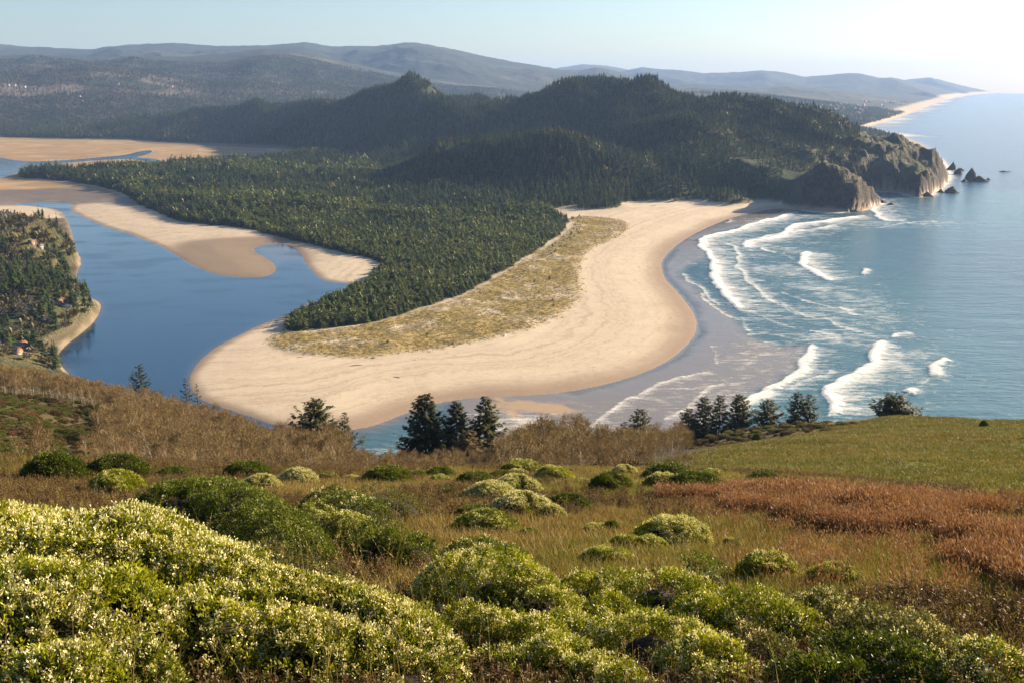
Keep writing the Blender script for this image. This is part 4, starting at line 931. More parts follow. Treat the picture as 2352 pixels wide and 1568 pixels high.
SMALL = [
 (607,692,1080,1122,'f','round cream-flowered bush at the meadow edge, right of a darker green one'),
 (520,600,1095,1135,'f','low cream-flowered bush just behind the big dark green dome'),
 (473,575,1074,1108,'g','green bush at the meadow edge behind the low cream-flowered one'),
 (140,272,1063,1110,'g','wide bright green bush at the far left, second from the frame edge'),
 (-15,115,1052,1122,'g','large green bush cut by the left frame edge'),
 (138,262,1093,1152,'m','half-flowered bush below the wide green one at far left'),
 (303,380,1080,1110,'g','low green hump right of the wide bright green bush'),
 (818,920,1078,1120,'g','smooth green bush behind the loose olive shrub'),
 (912,965,1081,1108,'g','small dark hump between the smooth green bush and a two-humped one'),
 (962,1032,1074,1106,'g','taller back hump of a pair left of the dark round bush'),
 (975,1025,1090,1116,'m','small front hump of the pair left of the dark round bush'),
 (1045,1128,1084,1123,'g','dark round bush in the centre of the meadow edge'),
 (1118,1180,1082,1110,'g','green bush half hidden behind the greyish flowering one'),
 (1155,1243,1063,1098,'m','olive-topped bush highest at the meadow edge in the centre'),
 (1165,1215,1078,1100,'f','small pale bush in front of the olive-topped one'),
 (1238,1318,1071,1114,'m','dome bush right of the olive-topped one'),
 (1130,1236,1094,1150,'f','big greyish flowering dome below the olive-topped bush'),
 (988,1045,1121,1153,'g','small lone dark bush left of the flat flowering ones'),
 (1068,1185,1127,1163,'f','flat pale-topped bush behind the long central mound'),
 (1130,1262,1143,1198,'f','long low flowering mound in the middle of the meadow'),
 (1245,1307,1159,1205,'f','small pale bush at the right end of the long central mound'),
 (1264,1368,1137,1186,'g','dark green bush right of the long central mound'),
 (1038,1130,1161,1206,'g','green bush peeping out behind the round half-flowered dome'),
 (1046,1182,1175,1240,'m','round half-flowered dome above the large cream-flowered mound'),
 (1370,1462,1087,1140,'g','square-shouldered dark green bush in the middle right'),
 (1421,1479,1069,1100,'f','small yellowish bush at the meadow edge above the square-shouldered one'),
 (1405,1442,1194,1233,'g','smallest round dark bush left of the spreading mound'),
 (1423,1500,1228,1275,'m','low left half of the flat olive pair in front of the small round bush'),
 (1485,1562,1232,1278,'m','low right half of the flat olive pair in front of the spreading mound'),
 (1500,1665,1204,1272,'f','spreading smooth mound below the rust-coloured weeds'),
 (1358,1470,1262,1312,'m','bush right behind the large yellow-green mass'),
 (1510,1613,1079,1113,'g','dark green bush behind the pale dome at the foot of the grassy hill'),
 (1508,1592,1089,1134,'f','pale dome between two darker bushes at the foot of the grassy hill'),
 (1560,1702,1112,1154,'g','long dark flat bush at the left end of the rust-coloured weeds'),
 (1640,1697,1079,1107,'m','small hump at the foot of the grassy hill'),
 (1757,1828,1087,1114,'g','dark hump just above the rust-coloured weeds'),
 (1828,1868,1097,1114,'g','low small hump right of the dark one above the rust-coloured weeds'),
 (1750,1895,1278,1354,'m','rounded bush with pale twigs in front of the brown meadow at right'),
 (1938,2070,1307,1368,'m','rounded bush alone in the brown meadow, rightmost of the domes'),
 (1497,1535,1062,1080,'g','tiny dark bush at the foot of the alders right of centre'),
 (1762,1780,998,1010,'g','tiny lone bush on the skyline of the grassy hill'),
 (1608,1622,1050,1058,'g','tiny dark bush low on the left flank of the grassy hill'),
 (1650,1700,1100,1122,'f','small bright hump between the pale dome and the rust-coloured weeds'),
 (1330,1372,1098,1120,'m','small low hump left of the square-shouldered dark bush'),
 (700,752,1086,1110,'m','small round hump at the meadow edge right of the cream-flowered bush'),
 (762,806,1092,1114,'f','tiny pale hump left of the smooth green bush'),
 (1350,1420,1208,1236,'m','low hump in the grass left of the smallest round bush'),
 (1190,1250,1212,1246,'m','low hump right of the round half-flowered dome'),
 (1700,1760,1238,1268,'m','low hump in the grass right of the spreading smooth mound'),
 (1560,1620,1196,1220,'g','dark hump just behind the spreading smooth mound'),
 (2310,2328,972,982,'g','tiny dark bush on the hill crest near the right frame edge'),
]
for i, (x0, x1, yt, yb, t, lab) in enumerate(SMALL):
    cx = (x0+x1)/2; X_, Y_, Z_, d, tt = hit(cx, yb-.12*(yb-yt)); wd = (x1-x0)/F*tt
    d2 = d+wd*.30; X_, Y_, _ = azp(cx, d2, 0); Z_ = float(h_hill(np.array([X_]), np.array([Y_]))[0]); zt = atdist(cx, yt, d2)[2]
    hh = max((zt-Z_)*.95, .40*wd)
    e = empty('round_bush', (X_, Y_, Z_-.05), lab, 'bush', 'round bushes on the meadow'); BUSHXY.append((X_, Y_, wd/2*.85)); e.scale = (wd/2*1.16, wd/2*1.05, hh*1.06); e.rotation_euler.z = random.uniform(-.5, .5)
    fo, st, fw = BP[t][i % 3]; link('foliage', fo, parent=e); link('shade_core', st, parent=e)
    if fw: link('flowers', fw, parent=e)
BIG = [ # kind, flower density, leaf, cluster density, lobes (px, top y, distance, radius m), label
 ('l',.95,.075,330,.35,[(-220,1190,10.6,1.0),(-60,1180,10.6,1.0),(60,1176,10.6,1.0),(190,1183,10.5,1.0),(310,1205,10.4,.95),(410,1245,10.2,.85),(500,1285,10.0,.75),(560,1360,9.2,.6),(420,1350,9.1,.75),(60,1310,9.2,.9),(-120,1320,9.2,.9)],'huge cream-flowered bush filling the lower left corner'),
 ('l',.95,.075,330,.35,[(590,1312,9.9,.65),(680,1338,9.7,.65),(770,1354,9.5,.62),(850,1378,9.3,.58),(900,1410,9.0,.5),(800,1450,8.7,.5),(690,1420,8.8,.55),(600,1420,8.7,.5)],'cream-flowered bush running down right from the huge corner one'),
 ('l',.9,.075,330,.3,[(940,1440,8.9,.42),(1010,1500,8.7,.38),(900,1500,8.3,.4)],'low flowered end of the left bank of bushes, at the bottom edge'),
 ('l',.8,.075,330,.3,[(40,1500,7.8,.35),(-40,1520,7.7,.35)],'small flowering clump in the very bottom left corner'),
 ('l',.8,.07,330,.3,[(215,1475,8.2,.26),(240,1510,8.0,.24)],'small flowering sprig clump in front of the huge corner bush'),
 ('g',.05,.085,170,-.2,[(310,1118,23.8,.95),(370,1097,23.8,1.1),(440,1098,23.5,1.15),(520,1122,22.6,1.1),(590,1165,21.3,1.0),(645,1222,19.9,.75)],'big glossy dark green dome behind the huge flowered bush'),
 ('g',.3,.08,170,.1,[(735,1112,31.5,1.1),(805,1138,30,.95)],'half-flowered bush sloping right behind the bright one'),
 ('l',.75,.08,220,.2,[(690,1156,24.6,.85),(760,1172,24,.8)],'bright yellow-green flowered bush right of the big green dome'),
 ('g',.0,.08,190,0,[(845,1190,19.3,.8),(925,1222,18.6,.6),(800,1232,18.6,.5)],'dark green bush with shaded left side and weeds at its foot'),
 ('o',.0,.09,60,0,[(840,1105,33,1.0),(900,1125,32,.9),(820,1150,30,.7)],'loose olive leafy shrub behind the dark green bush'),
 ('g',.4,.075,230,.1,[(1085,1229,16.6,.62),(1150,1246,16.2,.5)],'bush topping out just above the large cream-flowered mound'),
 ('l',.85,.075,270,.25,[(1075,1254,14.9,.72),(1150,1268,14.5,.72),(1215,1296,14.0,.6),(1000,1296,14.3,.42),(1275,1345,13.5,.5),(1310,1395,12.8,.4)],'large cream-flowered mound in the centre foreground'),
 ('l',.75,.075,290,.2,[(1005,1366,12.6,.42),(1080,1372,12.5,.45),(1140,1395,12.0,.4)],'flowered bush directly below the large central mound'),
 ('l',.7,.075,300,.2,[(1235,1408,11.9,.45),(1290,1450,11.2,.42),(1335,1505,10.5,.3)],'flowered bush right of the gap with brown bracken at the bottom'),
 ('m',.5,.075,300,.1,[(1130,1470,10.9,.32),(1190,1490,10.6,.32)],'low flowered clump with dead fronds in front of it at the bottom'),
 ('l',.45,.075,270,.1,[(1375,1310,13.8,.45),(1460,1302,13.9,.5),(1545,1300,13.9,.55),(1620,1322,13.5,.5),(1665,1365,12.9,.42)],'broad yellow-green mass of bush in the right foreground'),
 ('l',.5,.075,270,.1,[(1430,1362,12.7,.4),(1370,1385,12.3,.32)],'low yellow-green lobe in front of the broad yellow-green mass'),
 ('l',.75,.075,300,.2,[(1450,1410,11.5,.42),(1530,1404,11.5,.5),(1610,1420,11.2,.48),(1680,1455,10.8,.42),(1740,1510,10.2,.3)],'flowered bush with shaded front at the bottom edge right of centre'),
 ('l',.6,.07,320,.2,[(1400,1500,9.9,.3),(1460,1520,9.7,.3)],'small front lobe of bush at the bottom edge right of centre'),
 ('l',.35,.075,230,.0,[(1750,1350,13.1,.42),(1820,1358,12.9,.48),(1890,1388,12.4,.42)],'bush with reddish weeds at its base, right of the yellow-green mass'),
 ('o',.45,.075,230,.1,[(1975,1352,13.3,.42),(2030,1380,12.8,.38)],'low olive bush in front of the rightmost dome'),
 ('o',.4,.075,230,.1,[(2120,1402,12.3,.42),(2200,1420,12.0,.4),(2260,1455,11.6,.32)],'low reddish olive bush by the brown meadow at lower right'),
 ('g',.05,.075,270,-.2,[(2050,1460,11.1,.42),(2130,1462,11.0,.45),(2210,1500,10.5,.38),(2265,1545,10.1,.28)],'glossy bright green bush in the lower right corner'),
 ('g',.0,.075,290,-.2,[(1900,1530,9.9,.3),(1980,1512,9.9,.36),(2050,1530,9.7,.34)],'glossy green bush cut by the bottom edge at lower right'),
 ('l',.8,.07,290,.3,[(2340,1500,10.4,.36),(2400,1490,10.4,.4)],'flowering bush cut by the right frame edge at the bottom'),
 ('o',.35,.08,190,.1,[(545,1245,15.5,.5),(620,1262,15.1,.5),(690,1295,14.5,.42)],'low olive scrub between the green dome and the flowered bank'),
 ('o',.3,.07,220,0,[(1790,1440,11.4,.36),(1850,1460,11.0,.34)],'low olive clump behind the weeds at lower right'),
 ('g',.2,.07,220,0,[(1680,1285,14.6,.34),(1640,1265,15.0,.3)],'small leafy clump behind the yellow-green mass'),
]
nt_ = 0
def smooth_lobes(L):
    out = []
    for a, b in zip(L[:-1], L[1:]):
        out.append(a)
        if abs(a[0]-b[0]) < 330: out.append(tuple((p_+q_)/2 for p_, q_ in zip(a, b)))
    return out+[L[-1]]
for i, (t, fl, leaf, dens, zf, lobes, lab) in enumerate(BIG):
    bx, by, bz = hz_at(np.mean([l_[0] for l_ in lobes]), dmap(np.mean([l_[2] for l_ in lobes]))*1.1); L_ = []
    if i < 10: lobes = smooth_lobes(lobes)
    for px, ty, d, R_ in lobes:
        if i < 5: R_ = R_*dmap(d)/d*1.22; d = dmap(d)
        else:
            rp = R_*(1.15 if i < 10 else 1.4)/d; T_ = tan(PITCH+atan((ty-784)/F)); kk_ = 1.15 if i > 9 else 1.0; d = (CH-.08)/(T_-CT+rp*math.hypot(kk_, T_)); R_ = rp*d
        x, y, z = hz_at(px, d); zt = atdist(px, ty, d)[2]; E_ = zt-z-.08; hgt = max(math.sqrt(max(E_**2-(R_*.95*.47)**2, .01)), R_*.55); zt = z+hgt
        BUSHXY.append((x, y, R_*.85)); L_.append(((x-bx, y-by, zt-hgt-bz), (R_, R_*.95, hgt)))
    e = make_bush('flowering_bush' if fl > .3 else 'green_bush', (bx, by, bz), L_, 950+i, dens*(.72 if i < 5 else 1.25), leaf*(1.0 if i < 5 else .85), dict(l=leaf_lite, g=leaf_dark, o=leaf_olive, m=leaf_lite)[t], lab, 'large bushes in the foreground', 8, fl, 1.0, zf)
    nt_ += sum(len(c.data.polygons) for c in bpy.data.objects if c.parent == e)
print('big bush quads', nt_)

# ---- meadow cover -----------------------------------------------------
def tuft(seed, n, H, sp, w_, lean=.35, mats=None, heads=0, hm=1):
    g = np.random.default_rng(seed); b = QB(); a = g.random(n)*6.28; r0 = sp*np.sqrt(g.random(n)); base = np.stack([np.cos(a)*r0, np.sin(a)*r0, np.zeros(n)-.03], 1)
    d = np.stack([np.cos(a+g.normal(size=n))*lean*g.random(n), np.sin(a+g.normal(size=n))*lean*g.random(n), np.ones(n)], 1)
    h = H*(.5+.6*g.random(n)); tone = g.random(n)
    mid = base+unit(d)*(h*.55)[:, None]; d2 = unit(d+g.normal(size=(n, 3))*[.35, .35, .1]); tip = mid+d2*(h*.5)[:, None]
    s_ = unit(np.cross(d, g.normal(size=(n, 3))))*w_/2
    b.add(np.stack([base-s_, base+s_, mid+s_*.8, mid-s_*.8], 1).reshape(-1, 3), qf(n), np.repeat(tone, 4)); b.add(np.stack([mid-s_*.8, mid+s_*.8, tip+s_*.15, tip-s_*.15], 1).reshape(-1, 3), qf(n), np.repeat(tone, 4))
    if heads:
        k = min(n, heads); b.kites(tip[:k]-d2[:k]*.1*H, d2[:k]+g.normal(size=(k, 3))*.2, H*.16, w_*3.2, .05, .9, up=g.normal(size=(k, 3)), mi=hm)
    return b
straw = leafmat('dry_grass_blades', [(.1, (.09, .060, .020)), (.5, (.20, .145, .048)), (1, (.37, .30, .115))], .3, .35, attr='tone')
greeng = leafmat('green_grass_blades', [(.1, (.07, .08, .015)), (.5, (.14, .15, .025)), (1, (.26, .23, .06))], .35, .3, attr='tone')
rust = leafmat('rust_weeds', [(.1, (.09, .038, .022)), (.5, (.175, .080, .043)), (1, (.33, .20, .125))], .25, .4, attr='tone')
brownw = leafmat('brown_weeds', [(.1, (.045, .028, .013)), (.5, (.11, .066, .028)), (1, (.22, .15, .06))], .2, .5, attr='tone')
def weed(seed, H, n=7, mat_n=0):
    g = np.random.default_rng(seed); b = QB()
    for i in range(n):
        a = g.random()*6.28; top = np.array([cos(a)*.16*H*g.random(), sin(a)*.16*H*g.random(), H*(.6+.45*g.random())]); o0 = np.array([cos(a)*.06, sin(a)*.06, -.03])
        b.tube([o0, o0*.4+top*.55, top], [.006, .004, .002], 3, tone=.3+.5*g.random())
        k = 20; q = .25+.75*g.random(k); B = o0+(top-o0)*q[:, None]
        b.kites(B, g.normal(size=(k, 3))*[1, 1, .4]+[0, 0, .6], .03+.04*g.random(k), .014+.008*g.random(k), .15, g.random(k), up=g.normal(size=(k, 3)))
    return b
def stalks(seed, n, H):
    g = np.random.default_rng(seed); b = QB()
    for i in range(n):
        a = g.random()*6.28; q = np.linspace(0, 1, 7); h = H*(.6+.5*g.random()); bend = .12+.5*g.random()**2; off = g.normal(size=2)*.08
        p = np.stack([off[0]+np.cos(a)*bend*h*q**2.5, off[1]+np.sin(a)*bend*h*q**2.5, h*(q-.25*bend*q**3)], 1)
        b.tube(p, .0035*(1.1-q), 3, tone=.6+.4*g.random()); k = 12; B = p[-2]+(p[-1]-p[-2])*g.random((k, 1)); b.kites(B, (p[-1]-p[-2])*3+g.normal(size=(k, 3))*.2, .03, .007, .1, .8, up=g.normal(size=(k, 3)))
    return b
GR = proto_coll('dry_grass_kinds', [proto_obj('dry_grass_tuft', tuft(s_, 46, .31, .24, .012, .65).mesh('tuft', [straw])) for s_ in range(4)]+[proto_obj('green_grass_tuft', tuft(s_+9, 50, .30, .20, .010, .6).mesh('tuft', [greeng])) for s_ in range(2)])
WE = proto_coll('brown_weed_kinds', [proto_obj('brown_weed', weed(s_, .5).mesh('weed', [brownw])) for s_ in range(4)])
RW = proto_coll('rust_weed_kinds', [proto_obj('rust_weed', tuft(s_+30, 40, .92, .30, .011, .35, heads=34, hm=0).mesh('rust', [rust])) for s_ in range(4)])
ST = proto_coll('stalk_kinds', [proto_obj('dry_stalks', stalks(s_, 5, 1.0).mesh('stalks', [straw])) for s_ in range(4)])
greenh = leafmat('hill_grass_blades', [(.15, (.075, .055, .018)), (.4, (.075, .082, .014)), (.65, (.125, .125, .020)), (1, (.22, .19, .05))], .35, .045, attr='tone')
TF = proto_coll('turf_kinds', [proto_obj('turf_tuft', tuft(s_+50, 40, .34, .45, .03, .8).mesh('turf', [greenh if s_ < 3 else straw])) for s_ in range(4)])
SC = []
for s_ in range(5):
    lob = [((0, 0, 0), (1, 1, .8)), ((.6, .3, 0), (.6, .6, .6)), ((-.4, .5, 0), (.6, .6, .5))]
    fo, fw, st = bush_mesh(lob, 990+s_, 200, .16, 4, 0); SC.append(proto_obj('scrub_bush', fo.mesh('scrub', [[leaf_dark, leaf_olive, brownw, leaf_olive, rust][s_]])))
SC = proto_coll('scrub_kinds', SC)

RUST = np.array([azp(p, dmap(d), 0)[:2] for p, d in [(1690,47),(1760,56),(1900,54),(2050,49),(2200,45),(2352,41),(2700,40),(2700,24),(2352,25.5),(2200,26),(2050,28),(1900,31),(1760,34),(1700,37)]])
RUST = np.array([azp(p, meadow_d(q), 0)[:2] for p, q in [(1690,1144),(1760,1146),(1900,1146),(2050,1160),(2200,1196),(2352,1236),(2700,1330),(2700,1420),(2352,1296),(2200,1258),(2050,1226),(1900,1200),(1760,1180),(1700,1162)]])
def pscat(n, r0, r1, a0, a1, pw=1.0):
    q = g.random(n); rr_ = (r0**pw+(r1**pw-r0**pw)*q)**(1/pw); a = np.radians(a0+(a1-a0)*g.random(n)); return rr_*np.sin(a), rr_*np.cos(a)
lobe_xy = []
def filt(x, y, *m_):
    z = h_hill(x, y); k = infov(x, y, z, 700, 400)
    for q_ in m_: k &= q_
    return x[k], y[k], z[k]
x, y = pscat(80000, 8, 96, -43, 43, 1.35); rs = sdist(x, y, RUST, 60); nn = fbm(x, y, 5, 4, 461); tf = HG.samp(rhm, x, y)
x, y, z = filt(x, y, rs < 1.5, nn > -.55, tf < .6); nn = fbm(x, y, 7, 3, 462); r = np.hypot(x, y)
idx = np.where((nn > -.06) & (g.random(len(x)) < .6), g.integers(4, 6, len(x)), g.integers(0, 4, len(x))); s = (.7+.6*g.random(len(x)))*(1+r/400)
print('grass', len(x)); scatter('dry_grass', GR, np.stack([x, y, z], 1), g.random(len(x))*6.28, np.stack([s*1.2, s*1.2, s], 1), idx, 'tan and green grass tufts covering the meadow between the bushes', 'grass')
x, y = pscat(40000, 8, 84, -43, 43, 1.3); nn = fbm(x, y, 9, 4, 463); rs = sdist(x, y, RUST, 60); tf = HG.samp(rhm, x, y); u, v = toimg(x, y, h_hill(x, y))
lowr = sstep(1500, 2300, u)*.35+sstep(1000, 300, u)*.25
x, y, z = filt(x, y, nn+lowr > .02, rs < 2, tf < .4); s = .7+.7*g.random(len(x))
print('weeds', len(x)); scatter('brown_weeds', WE, np.stack([x, y, z], 1), g.random(len(x))*6.28, s, g.integers(0, 4, len(x)), 'dead reddish brown weeds standing among the grass', 'weeds')
x, y = pscat(90000, 17, 62, 9, 39, 1.8); rs = sdist(x, y, RUST, 60)+fbm(x, y, 5, 4, 464)*5; x, y, z = filt(x, y, (rs > -.4) | ((rs > -6) & (g.random(len(x)) < .012*(6+rs)/2)))
rs = sdist(x, y, RUST, 60); s = (.65+.55*g.random(len(x)))*(.7+.3*sstep(0, 3, rs+2*fbm(x, y, 3, 3, 469)))
print('rust', len(x)); scatter('rust_weeds', RW, np.stack([x, y, z], 1), g.random(len(x))*6.28, s, g.integers(0, 4, len(x)), 'band of tall rust-coloured dead weeds at the right of the meadow', 'weeds')
x, y = pscat(700, 8.5, 50, -32, 32, 1.2); x, y, z = filt(x, y, (fbm(x, y, 6, 3, 465) > .0) | ((x < 0) & (np.hypot(x, y) < 13))); s = (.8+.7*g.random(len(x)))*np.where((np.hypot(x, y) < 17) & (x < -1), 1.4, .9)
scatter('dry_stalks', ST, np.stack([x, y, z], 1), g.random(len(x))*6.28, s, g.integers(0, 4, len(x)), 'thin tall dry grass stalks arching above the bushes', 'grass')
x, y = pscat(68000, 58, 300, 3, 37, 1.6); tf = HG.samp(rhm, x, y); nn = fbm(x, y, 9, 4, 466); z = HG.samp(HZ, x, y)
k = (tf > .3) & infov(x, y, z) & ((nn > -.35) | (g.random(len(x)) < .6)) & visible(HG, HH, x, y, z+.5, .5); x, y, z = x[k], y[k], z[k]; r = np.hypot(x, y); s = (.5+.5*g.random(len(x)))*(1+r/260)
edge = (fbm(x, y, 24, 3, 467) > .18)
idx = np.where(g.random(len(x)) < np.where(edge, .35, .05), 3, g.integers(0, 3, len(x)))
print('turf', len(x)); scatter('hill_grass', TF, np.stack([x, y, z-.03], 1), g.random(len(x))*6.28, np.stack([s*1.3, s*1.3, s*.8], 1), idx, 'short green grass covering the rounded hill at right', 'grass')
# scrub on the left slope, below the alders and on the far shelf of the hill
x, y = jgrid(70, 330, -40, 26, 2.6, g); r = np.hypot(x, y); z = HG.samp(HZ, x, y); u, v = toimg(x, y, z); nn = fbm(x, y, 18, 4, 468); tf = HG.samp(rhm, x, y)
A1 = (u < 250+40*nn) & (r > 70) & (r < 290); A2 = (u > 1590) & (u < 2000) & (r > 235) & (r < 300) & (v > 972); A3 = (r < 130) & (u < 1560) & (g.random(len(x)) < .35)
k = (A1 | A2 | A3) & (tf < .5) & infov(x, y, z) & (g.random(len(x)) < .75) & visible(HG, HH, x, y, z+1, .5)
x, y, z, r, u, nn = [q_[k] for q_ in (x, y, z, r, u, nn)]
idx = g.integers(0, 5, len(x)); idx = np.where(idx == 4, np.where((nn > .12) & (g.random(len(x)) < .8), 4, 1), idx); idx = np.where((u > 1500) | ((u > 300) & (r < 130)), np.where(g.random(len(x)) < .4, 2, 1), idx); s = .6+.9*g.random(len(x))**1.5
print('scrub', len(x)); scatter('hillside_scrub', SC, np.stack([x, y, z-.15], 1), g.random(len(x))*6.28, np.stack([s, s, s*.85], 1), idx, 'low green, brown and reddish scrub on the left slope and around the alders', 'scrub')
# marram on the dunes
marram = leafmat('marram_blades', [(.1, (.13, .095, .03)), (.5, (.27, .205, .065)), (1, (.42, .33, .12))], .25, .06, attr='tone')
DT = proto_coll('marram_kinds', [proto_obj('marram_tuft', tuft(s_+70, 34, 1.0, .9, .10, .9).mesh('marram', [marram if s_ < 2 else leaf_olive])) for s_ in range(3)])
x, y = jgrid(700, 1750, -20, 12, 3.4, g); dm = G.samp(duneM, x, y); z = G.samp(GZ, x, y); nn = fbm(x, y, 22, 4, 470); wdn = G.samp(land, x, y)
k = ((dm > .35) & (nn > -.25)) | ((dm > .03) & (g.random(len(x)) < .15)); k &= (G.samp(pin, x, y) < .6) & (wdn > 20)
x, y, z = x[k], y[k], z[k]; s = .55+.75*g.random(len(x))
print('marram', len(x)); scatter('dune_grass', DT, np.stack([x, y, z-.1], 1), g.random(len(x))*6.28, np.stack([s*1.4, s*1.4, s], 1), np.where(g.random(len(x)) < .12, 2, g.integers(0, 2, len(x))), 'straw-coloured dune grass between the pine wood and the beach', 'grass')

# ================================================================== ROCKS, LOGS, HOUSES
rock_m = M('sea_rock'); P = rock_m.pos(); q_ = rock_m.noise(P, .25, 6, .7)
rock_m = rock_m.done(rock_m.bsdf(rock_m.ramp(q_, [(.3, (.045, .036, .030)), (.6, (.10, .08, .065)), (.8, (.16, .13, .09))]), .9, rock_m.bump(q_, 1, 2.0)))
def rock(seed, rx, ry, h, sharp=1.0):
    na, nz = 22, 12; a = np.linspace(0, 2*pi, na+1)[:-1]; t = np.linspace(0, 1, nz); A_, T_ = np.meshgrid(a, t)
    prof = (1-T_**(1.0*sharp+.4))**.8+.04*(T_ < .95); x = np.cos(A_); y = np.sin(A_)
    nz_ = 1+.5*fbm(x*2+seed*3.1+T_, y*2+T_*2, 1.0, 4, seed, True); X_ = x*rx*prof*nz_+.18*rx*T_*cos(seed); Y_ = y*ry*prof*nz_
    Z_ = T_*h*(.8+.25*fbm(x*1.5+seed, y*1.5, 1.0, 3, seed+1))-1.0
    V_ = np.stack([X_, Y_, Z_], -1).reshape(-1, 3); j, i = np.meshgrid(np.arange(nz-1), np.arange(na), indexing='ij'); i2 = (i+1) % na
    Fq = np.stack([j*na+i, j*na+i2, (j+1)*na+i2, (j+1)*na+i], -1).reshape(-1, 4)
    return mesh_np('rock', V_, Fq)
for i, (px, py, wpx, hpx, sh, lab) in enumerate([
  (2186,391,18,18,1.,'pointed dark sea stack nearest the tip of the cape'),(2200,401,15,16,1.6,'squat dark sea stack between two pointed ones'),
  (2230,415,25,29,.9,'tallest pointed sea stack off the cape'),(2250,417,34,13,.7,'low shelf of rock at the right foot of the tallest stack'),
  (2215,418,14,7,.8,'small rock just left of the tallest stack'),(2184,443,28,15,.8,'low jagged rock close below the cape'),
  (2160,443,12,9,1.,'small rock against the foot of the cape'),(2208,392,14,6,.8,'flat low rock behind the sea stacks'),
  (2270,413,10,4,.8,'flat wave-washed reef right of the tallest stack'),(2310,395,34,3,.5,'long thin reef far out right of the sea stacks'),
  (2022,466,30,9,.6,'dark rocks at the waterline below the front headland'),(2045,471,18,6,.6,'small wet rock at the right end of the front headland'),
  (1960,487,30,6,.6,'flat rock at the foot of the front headland'),(1900,486,20,6,.6,'low rock at the left foot of the front headland'),
  (1690,463,10,6,.9,'boulder at the back of the beach under the fluted slope'),(2130,452,24,12,.8,'broken rock at the near foot of the cape')]):
    x, y = [float(q_) for q_ in onplane(px, py)]; t_ = math.hypot(y, EYE)
    o = link('sea_rock', rock(i+1, wpx/F*t_/2, wpx/F*t_/2*.8, hpx/F*t_*1.12+1, sh), rock_m); o.location = (x, y, -.3); tag(o, lab, 'rock', 'rocks along the shore')
log_m = simplemat('driftwood', (.52, .46, .38), .85, .25, 2)
for i, (px, py, wpx, ang, lab) in enumerate([
  (1165,777,24,1.1,'longest pale driftwood log at the edge of the dune grass'),(820,846,22,.35,'pale drift log on the sand below the dune grass, left one'),
  (960,832,16,1.0,'short drift log on the sand below the middle of the dune grass'),(1046,822,10,.6,'small drift log right of the short one'),
  (912,872,14,2.6,'grey root stump lying alone on the open sand'),(622,797,9,2.0,'small bleached log at the left tip of the dune grass'),
  (640,806,10,.3,'thin bleached log below the left tip of the dune grass'),(986,812,8,1.2,'tiny log at the grass edge, middle'),
  (1500,477,12,.5,'drift log below the end of the wooded slope'),(205,735,12,.5,'white log on the marshy point at left'),
  (98,822,14,.25,'white log on the left shore near the alders'),(690,826,12,.2,'bleached log below the dune grass near its left end'),(1100,805,9,.9,'small pale log near the longest one')]):
    x, y = [float(q_) for q_ in onplane(px, py)]; zg = float(G.samp(GZ, np.array([x]), np.array([y]))[0]); L = wpx/F*math.hypot(y, EYE)*1.2; q = np.linspace(0, 1, 7); gg = np.random.default_rng(i)
    b = QB(); rad = .045*L*(1.1-.5*q); p = np.stack([(q-.5)*L, .03*L*np.sin(q*4+i), rad*.8+.02*L*q], 1); b.tube(p, rad, 7)
    for k in range(3): s0 = p[1+k*2]; b.tube([s0, s0+[gg.normal()*.05*L, .09*L*gg.choice([-1, 1]), .06*L]], [.014*L, .006*L], 4)
    b.add(*[np.array([p[0]+[0, rad[0]*cos(a_), rad[0]*sin(a_)] for a_ in (0, pi/2, pi, 3*pi/2)]), np.array([[0, 1, 2, 3]])])
    o = link('driftwood_log', b.mesh('driftwood_log', [log_m])); o.location = (x, y, zg); o.rotation_euler.z = ang; tag(o, lab, 'log', 'driftwood on the sand')

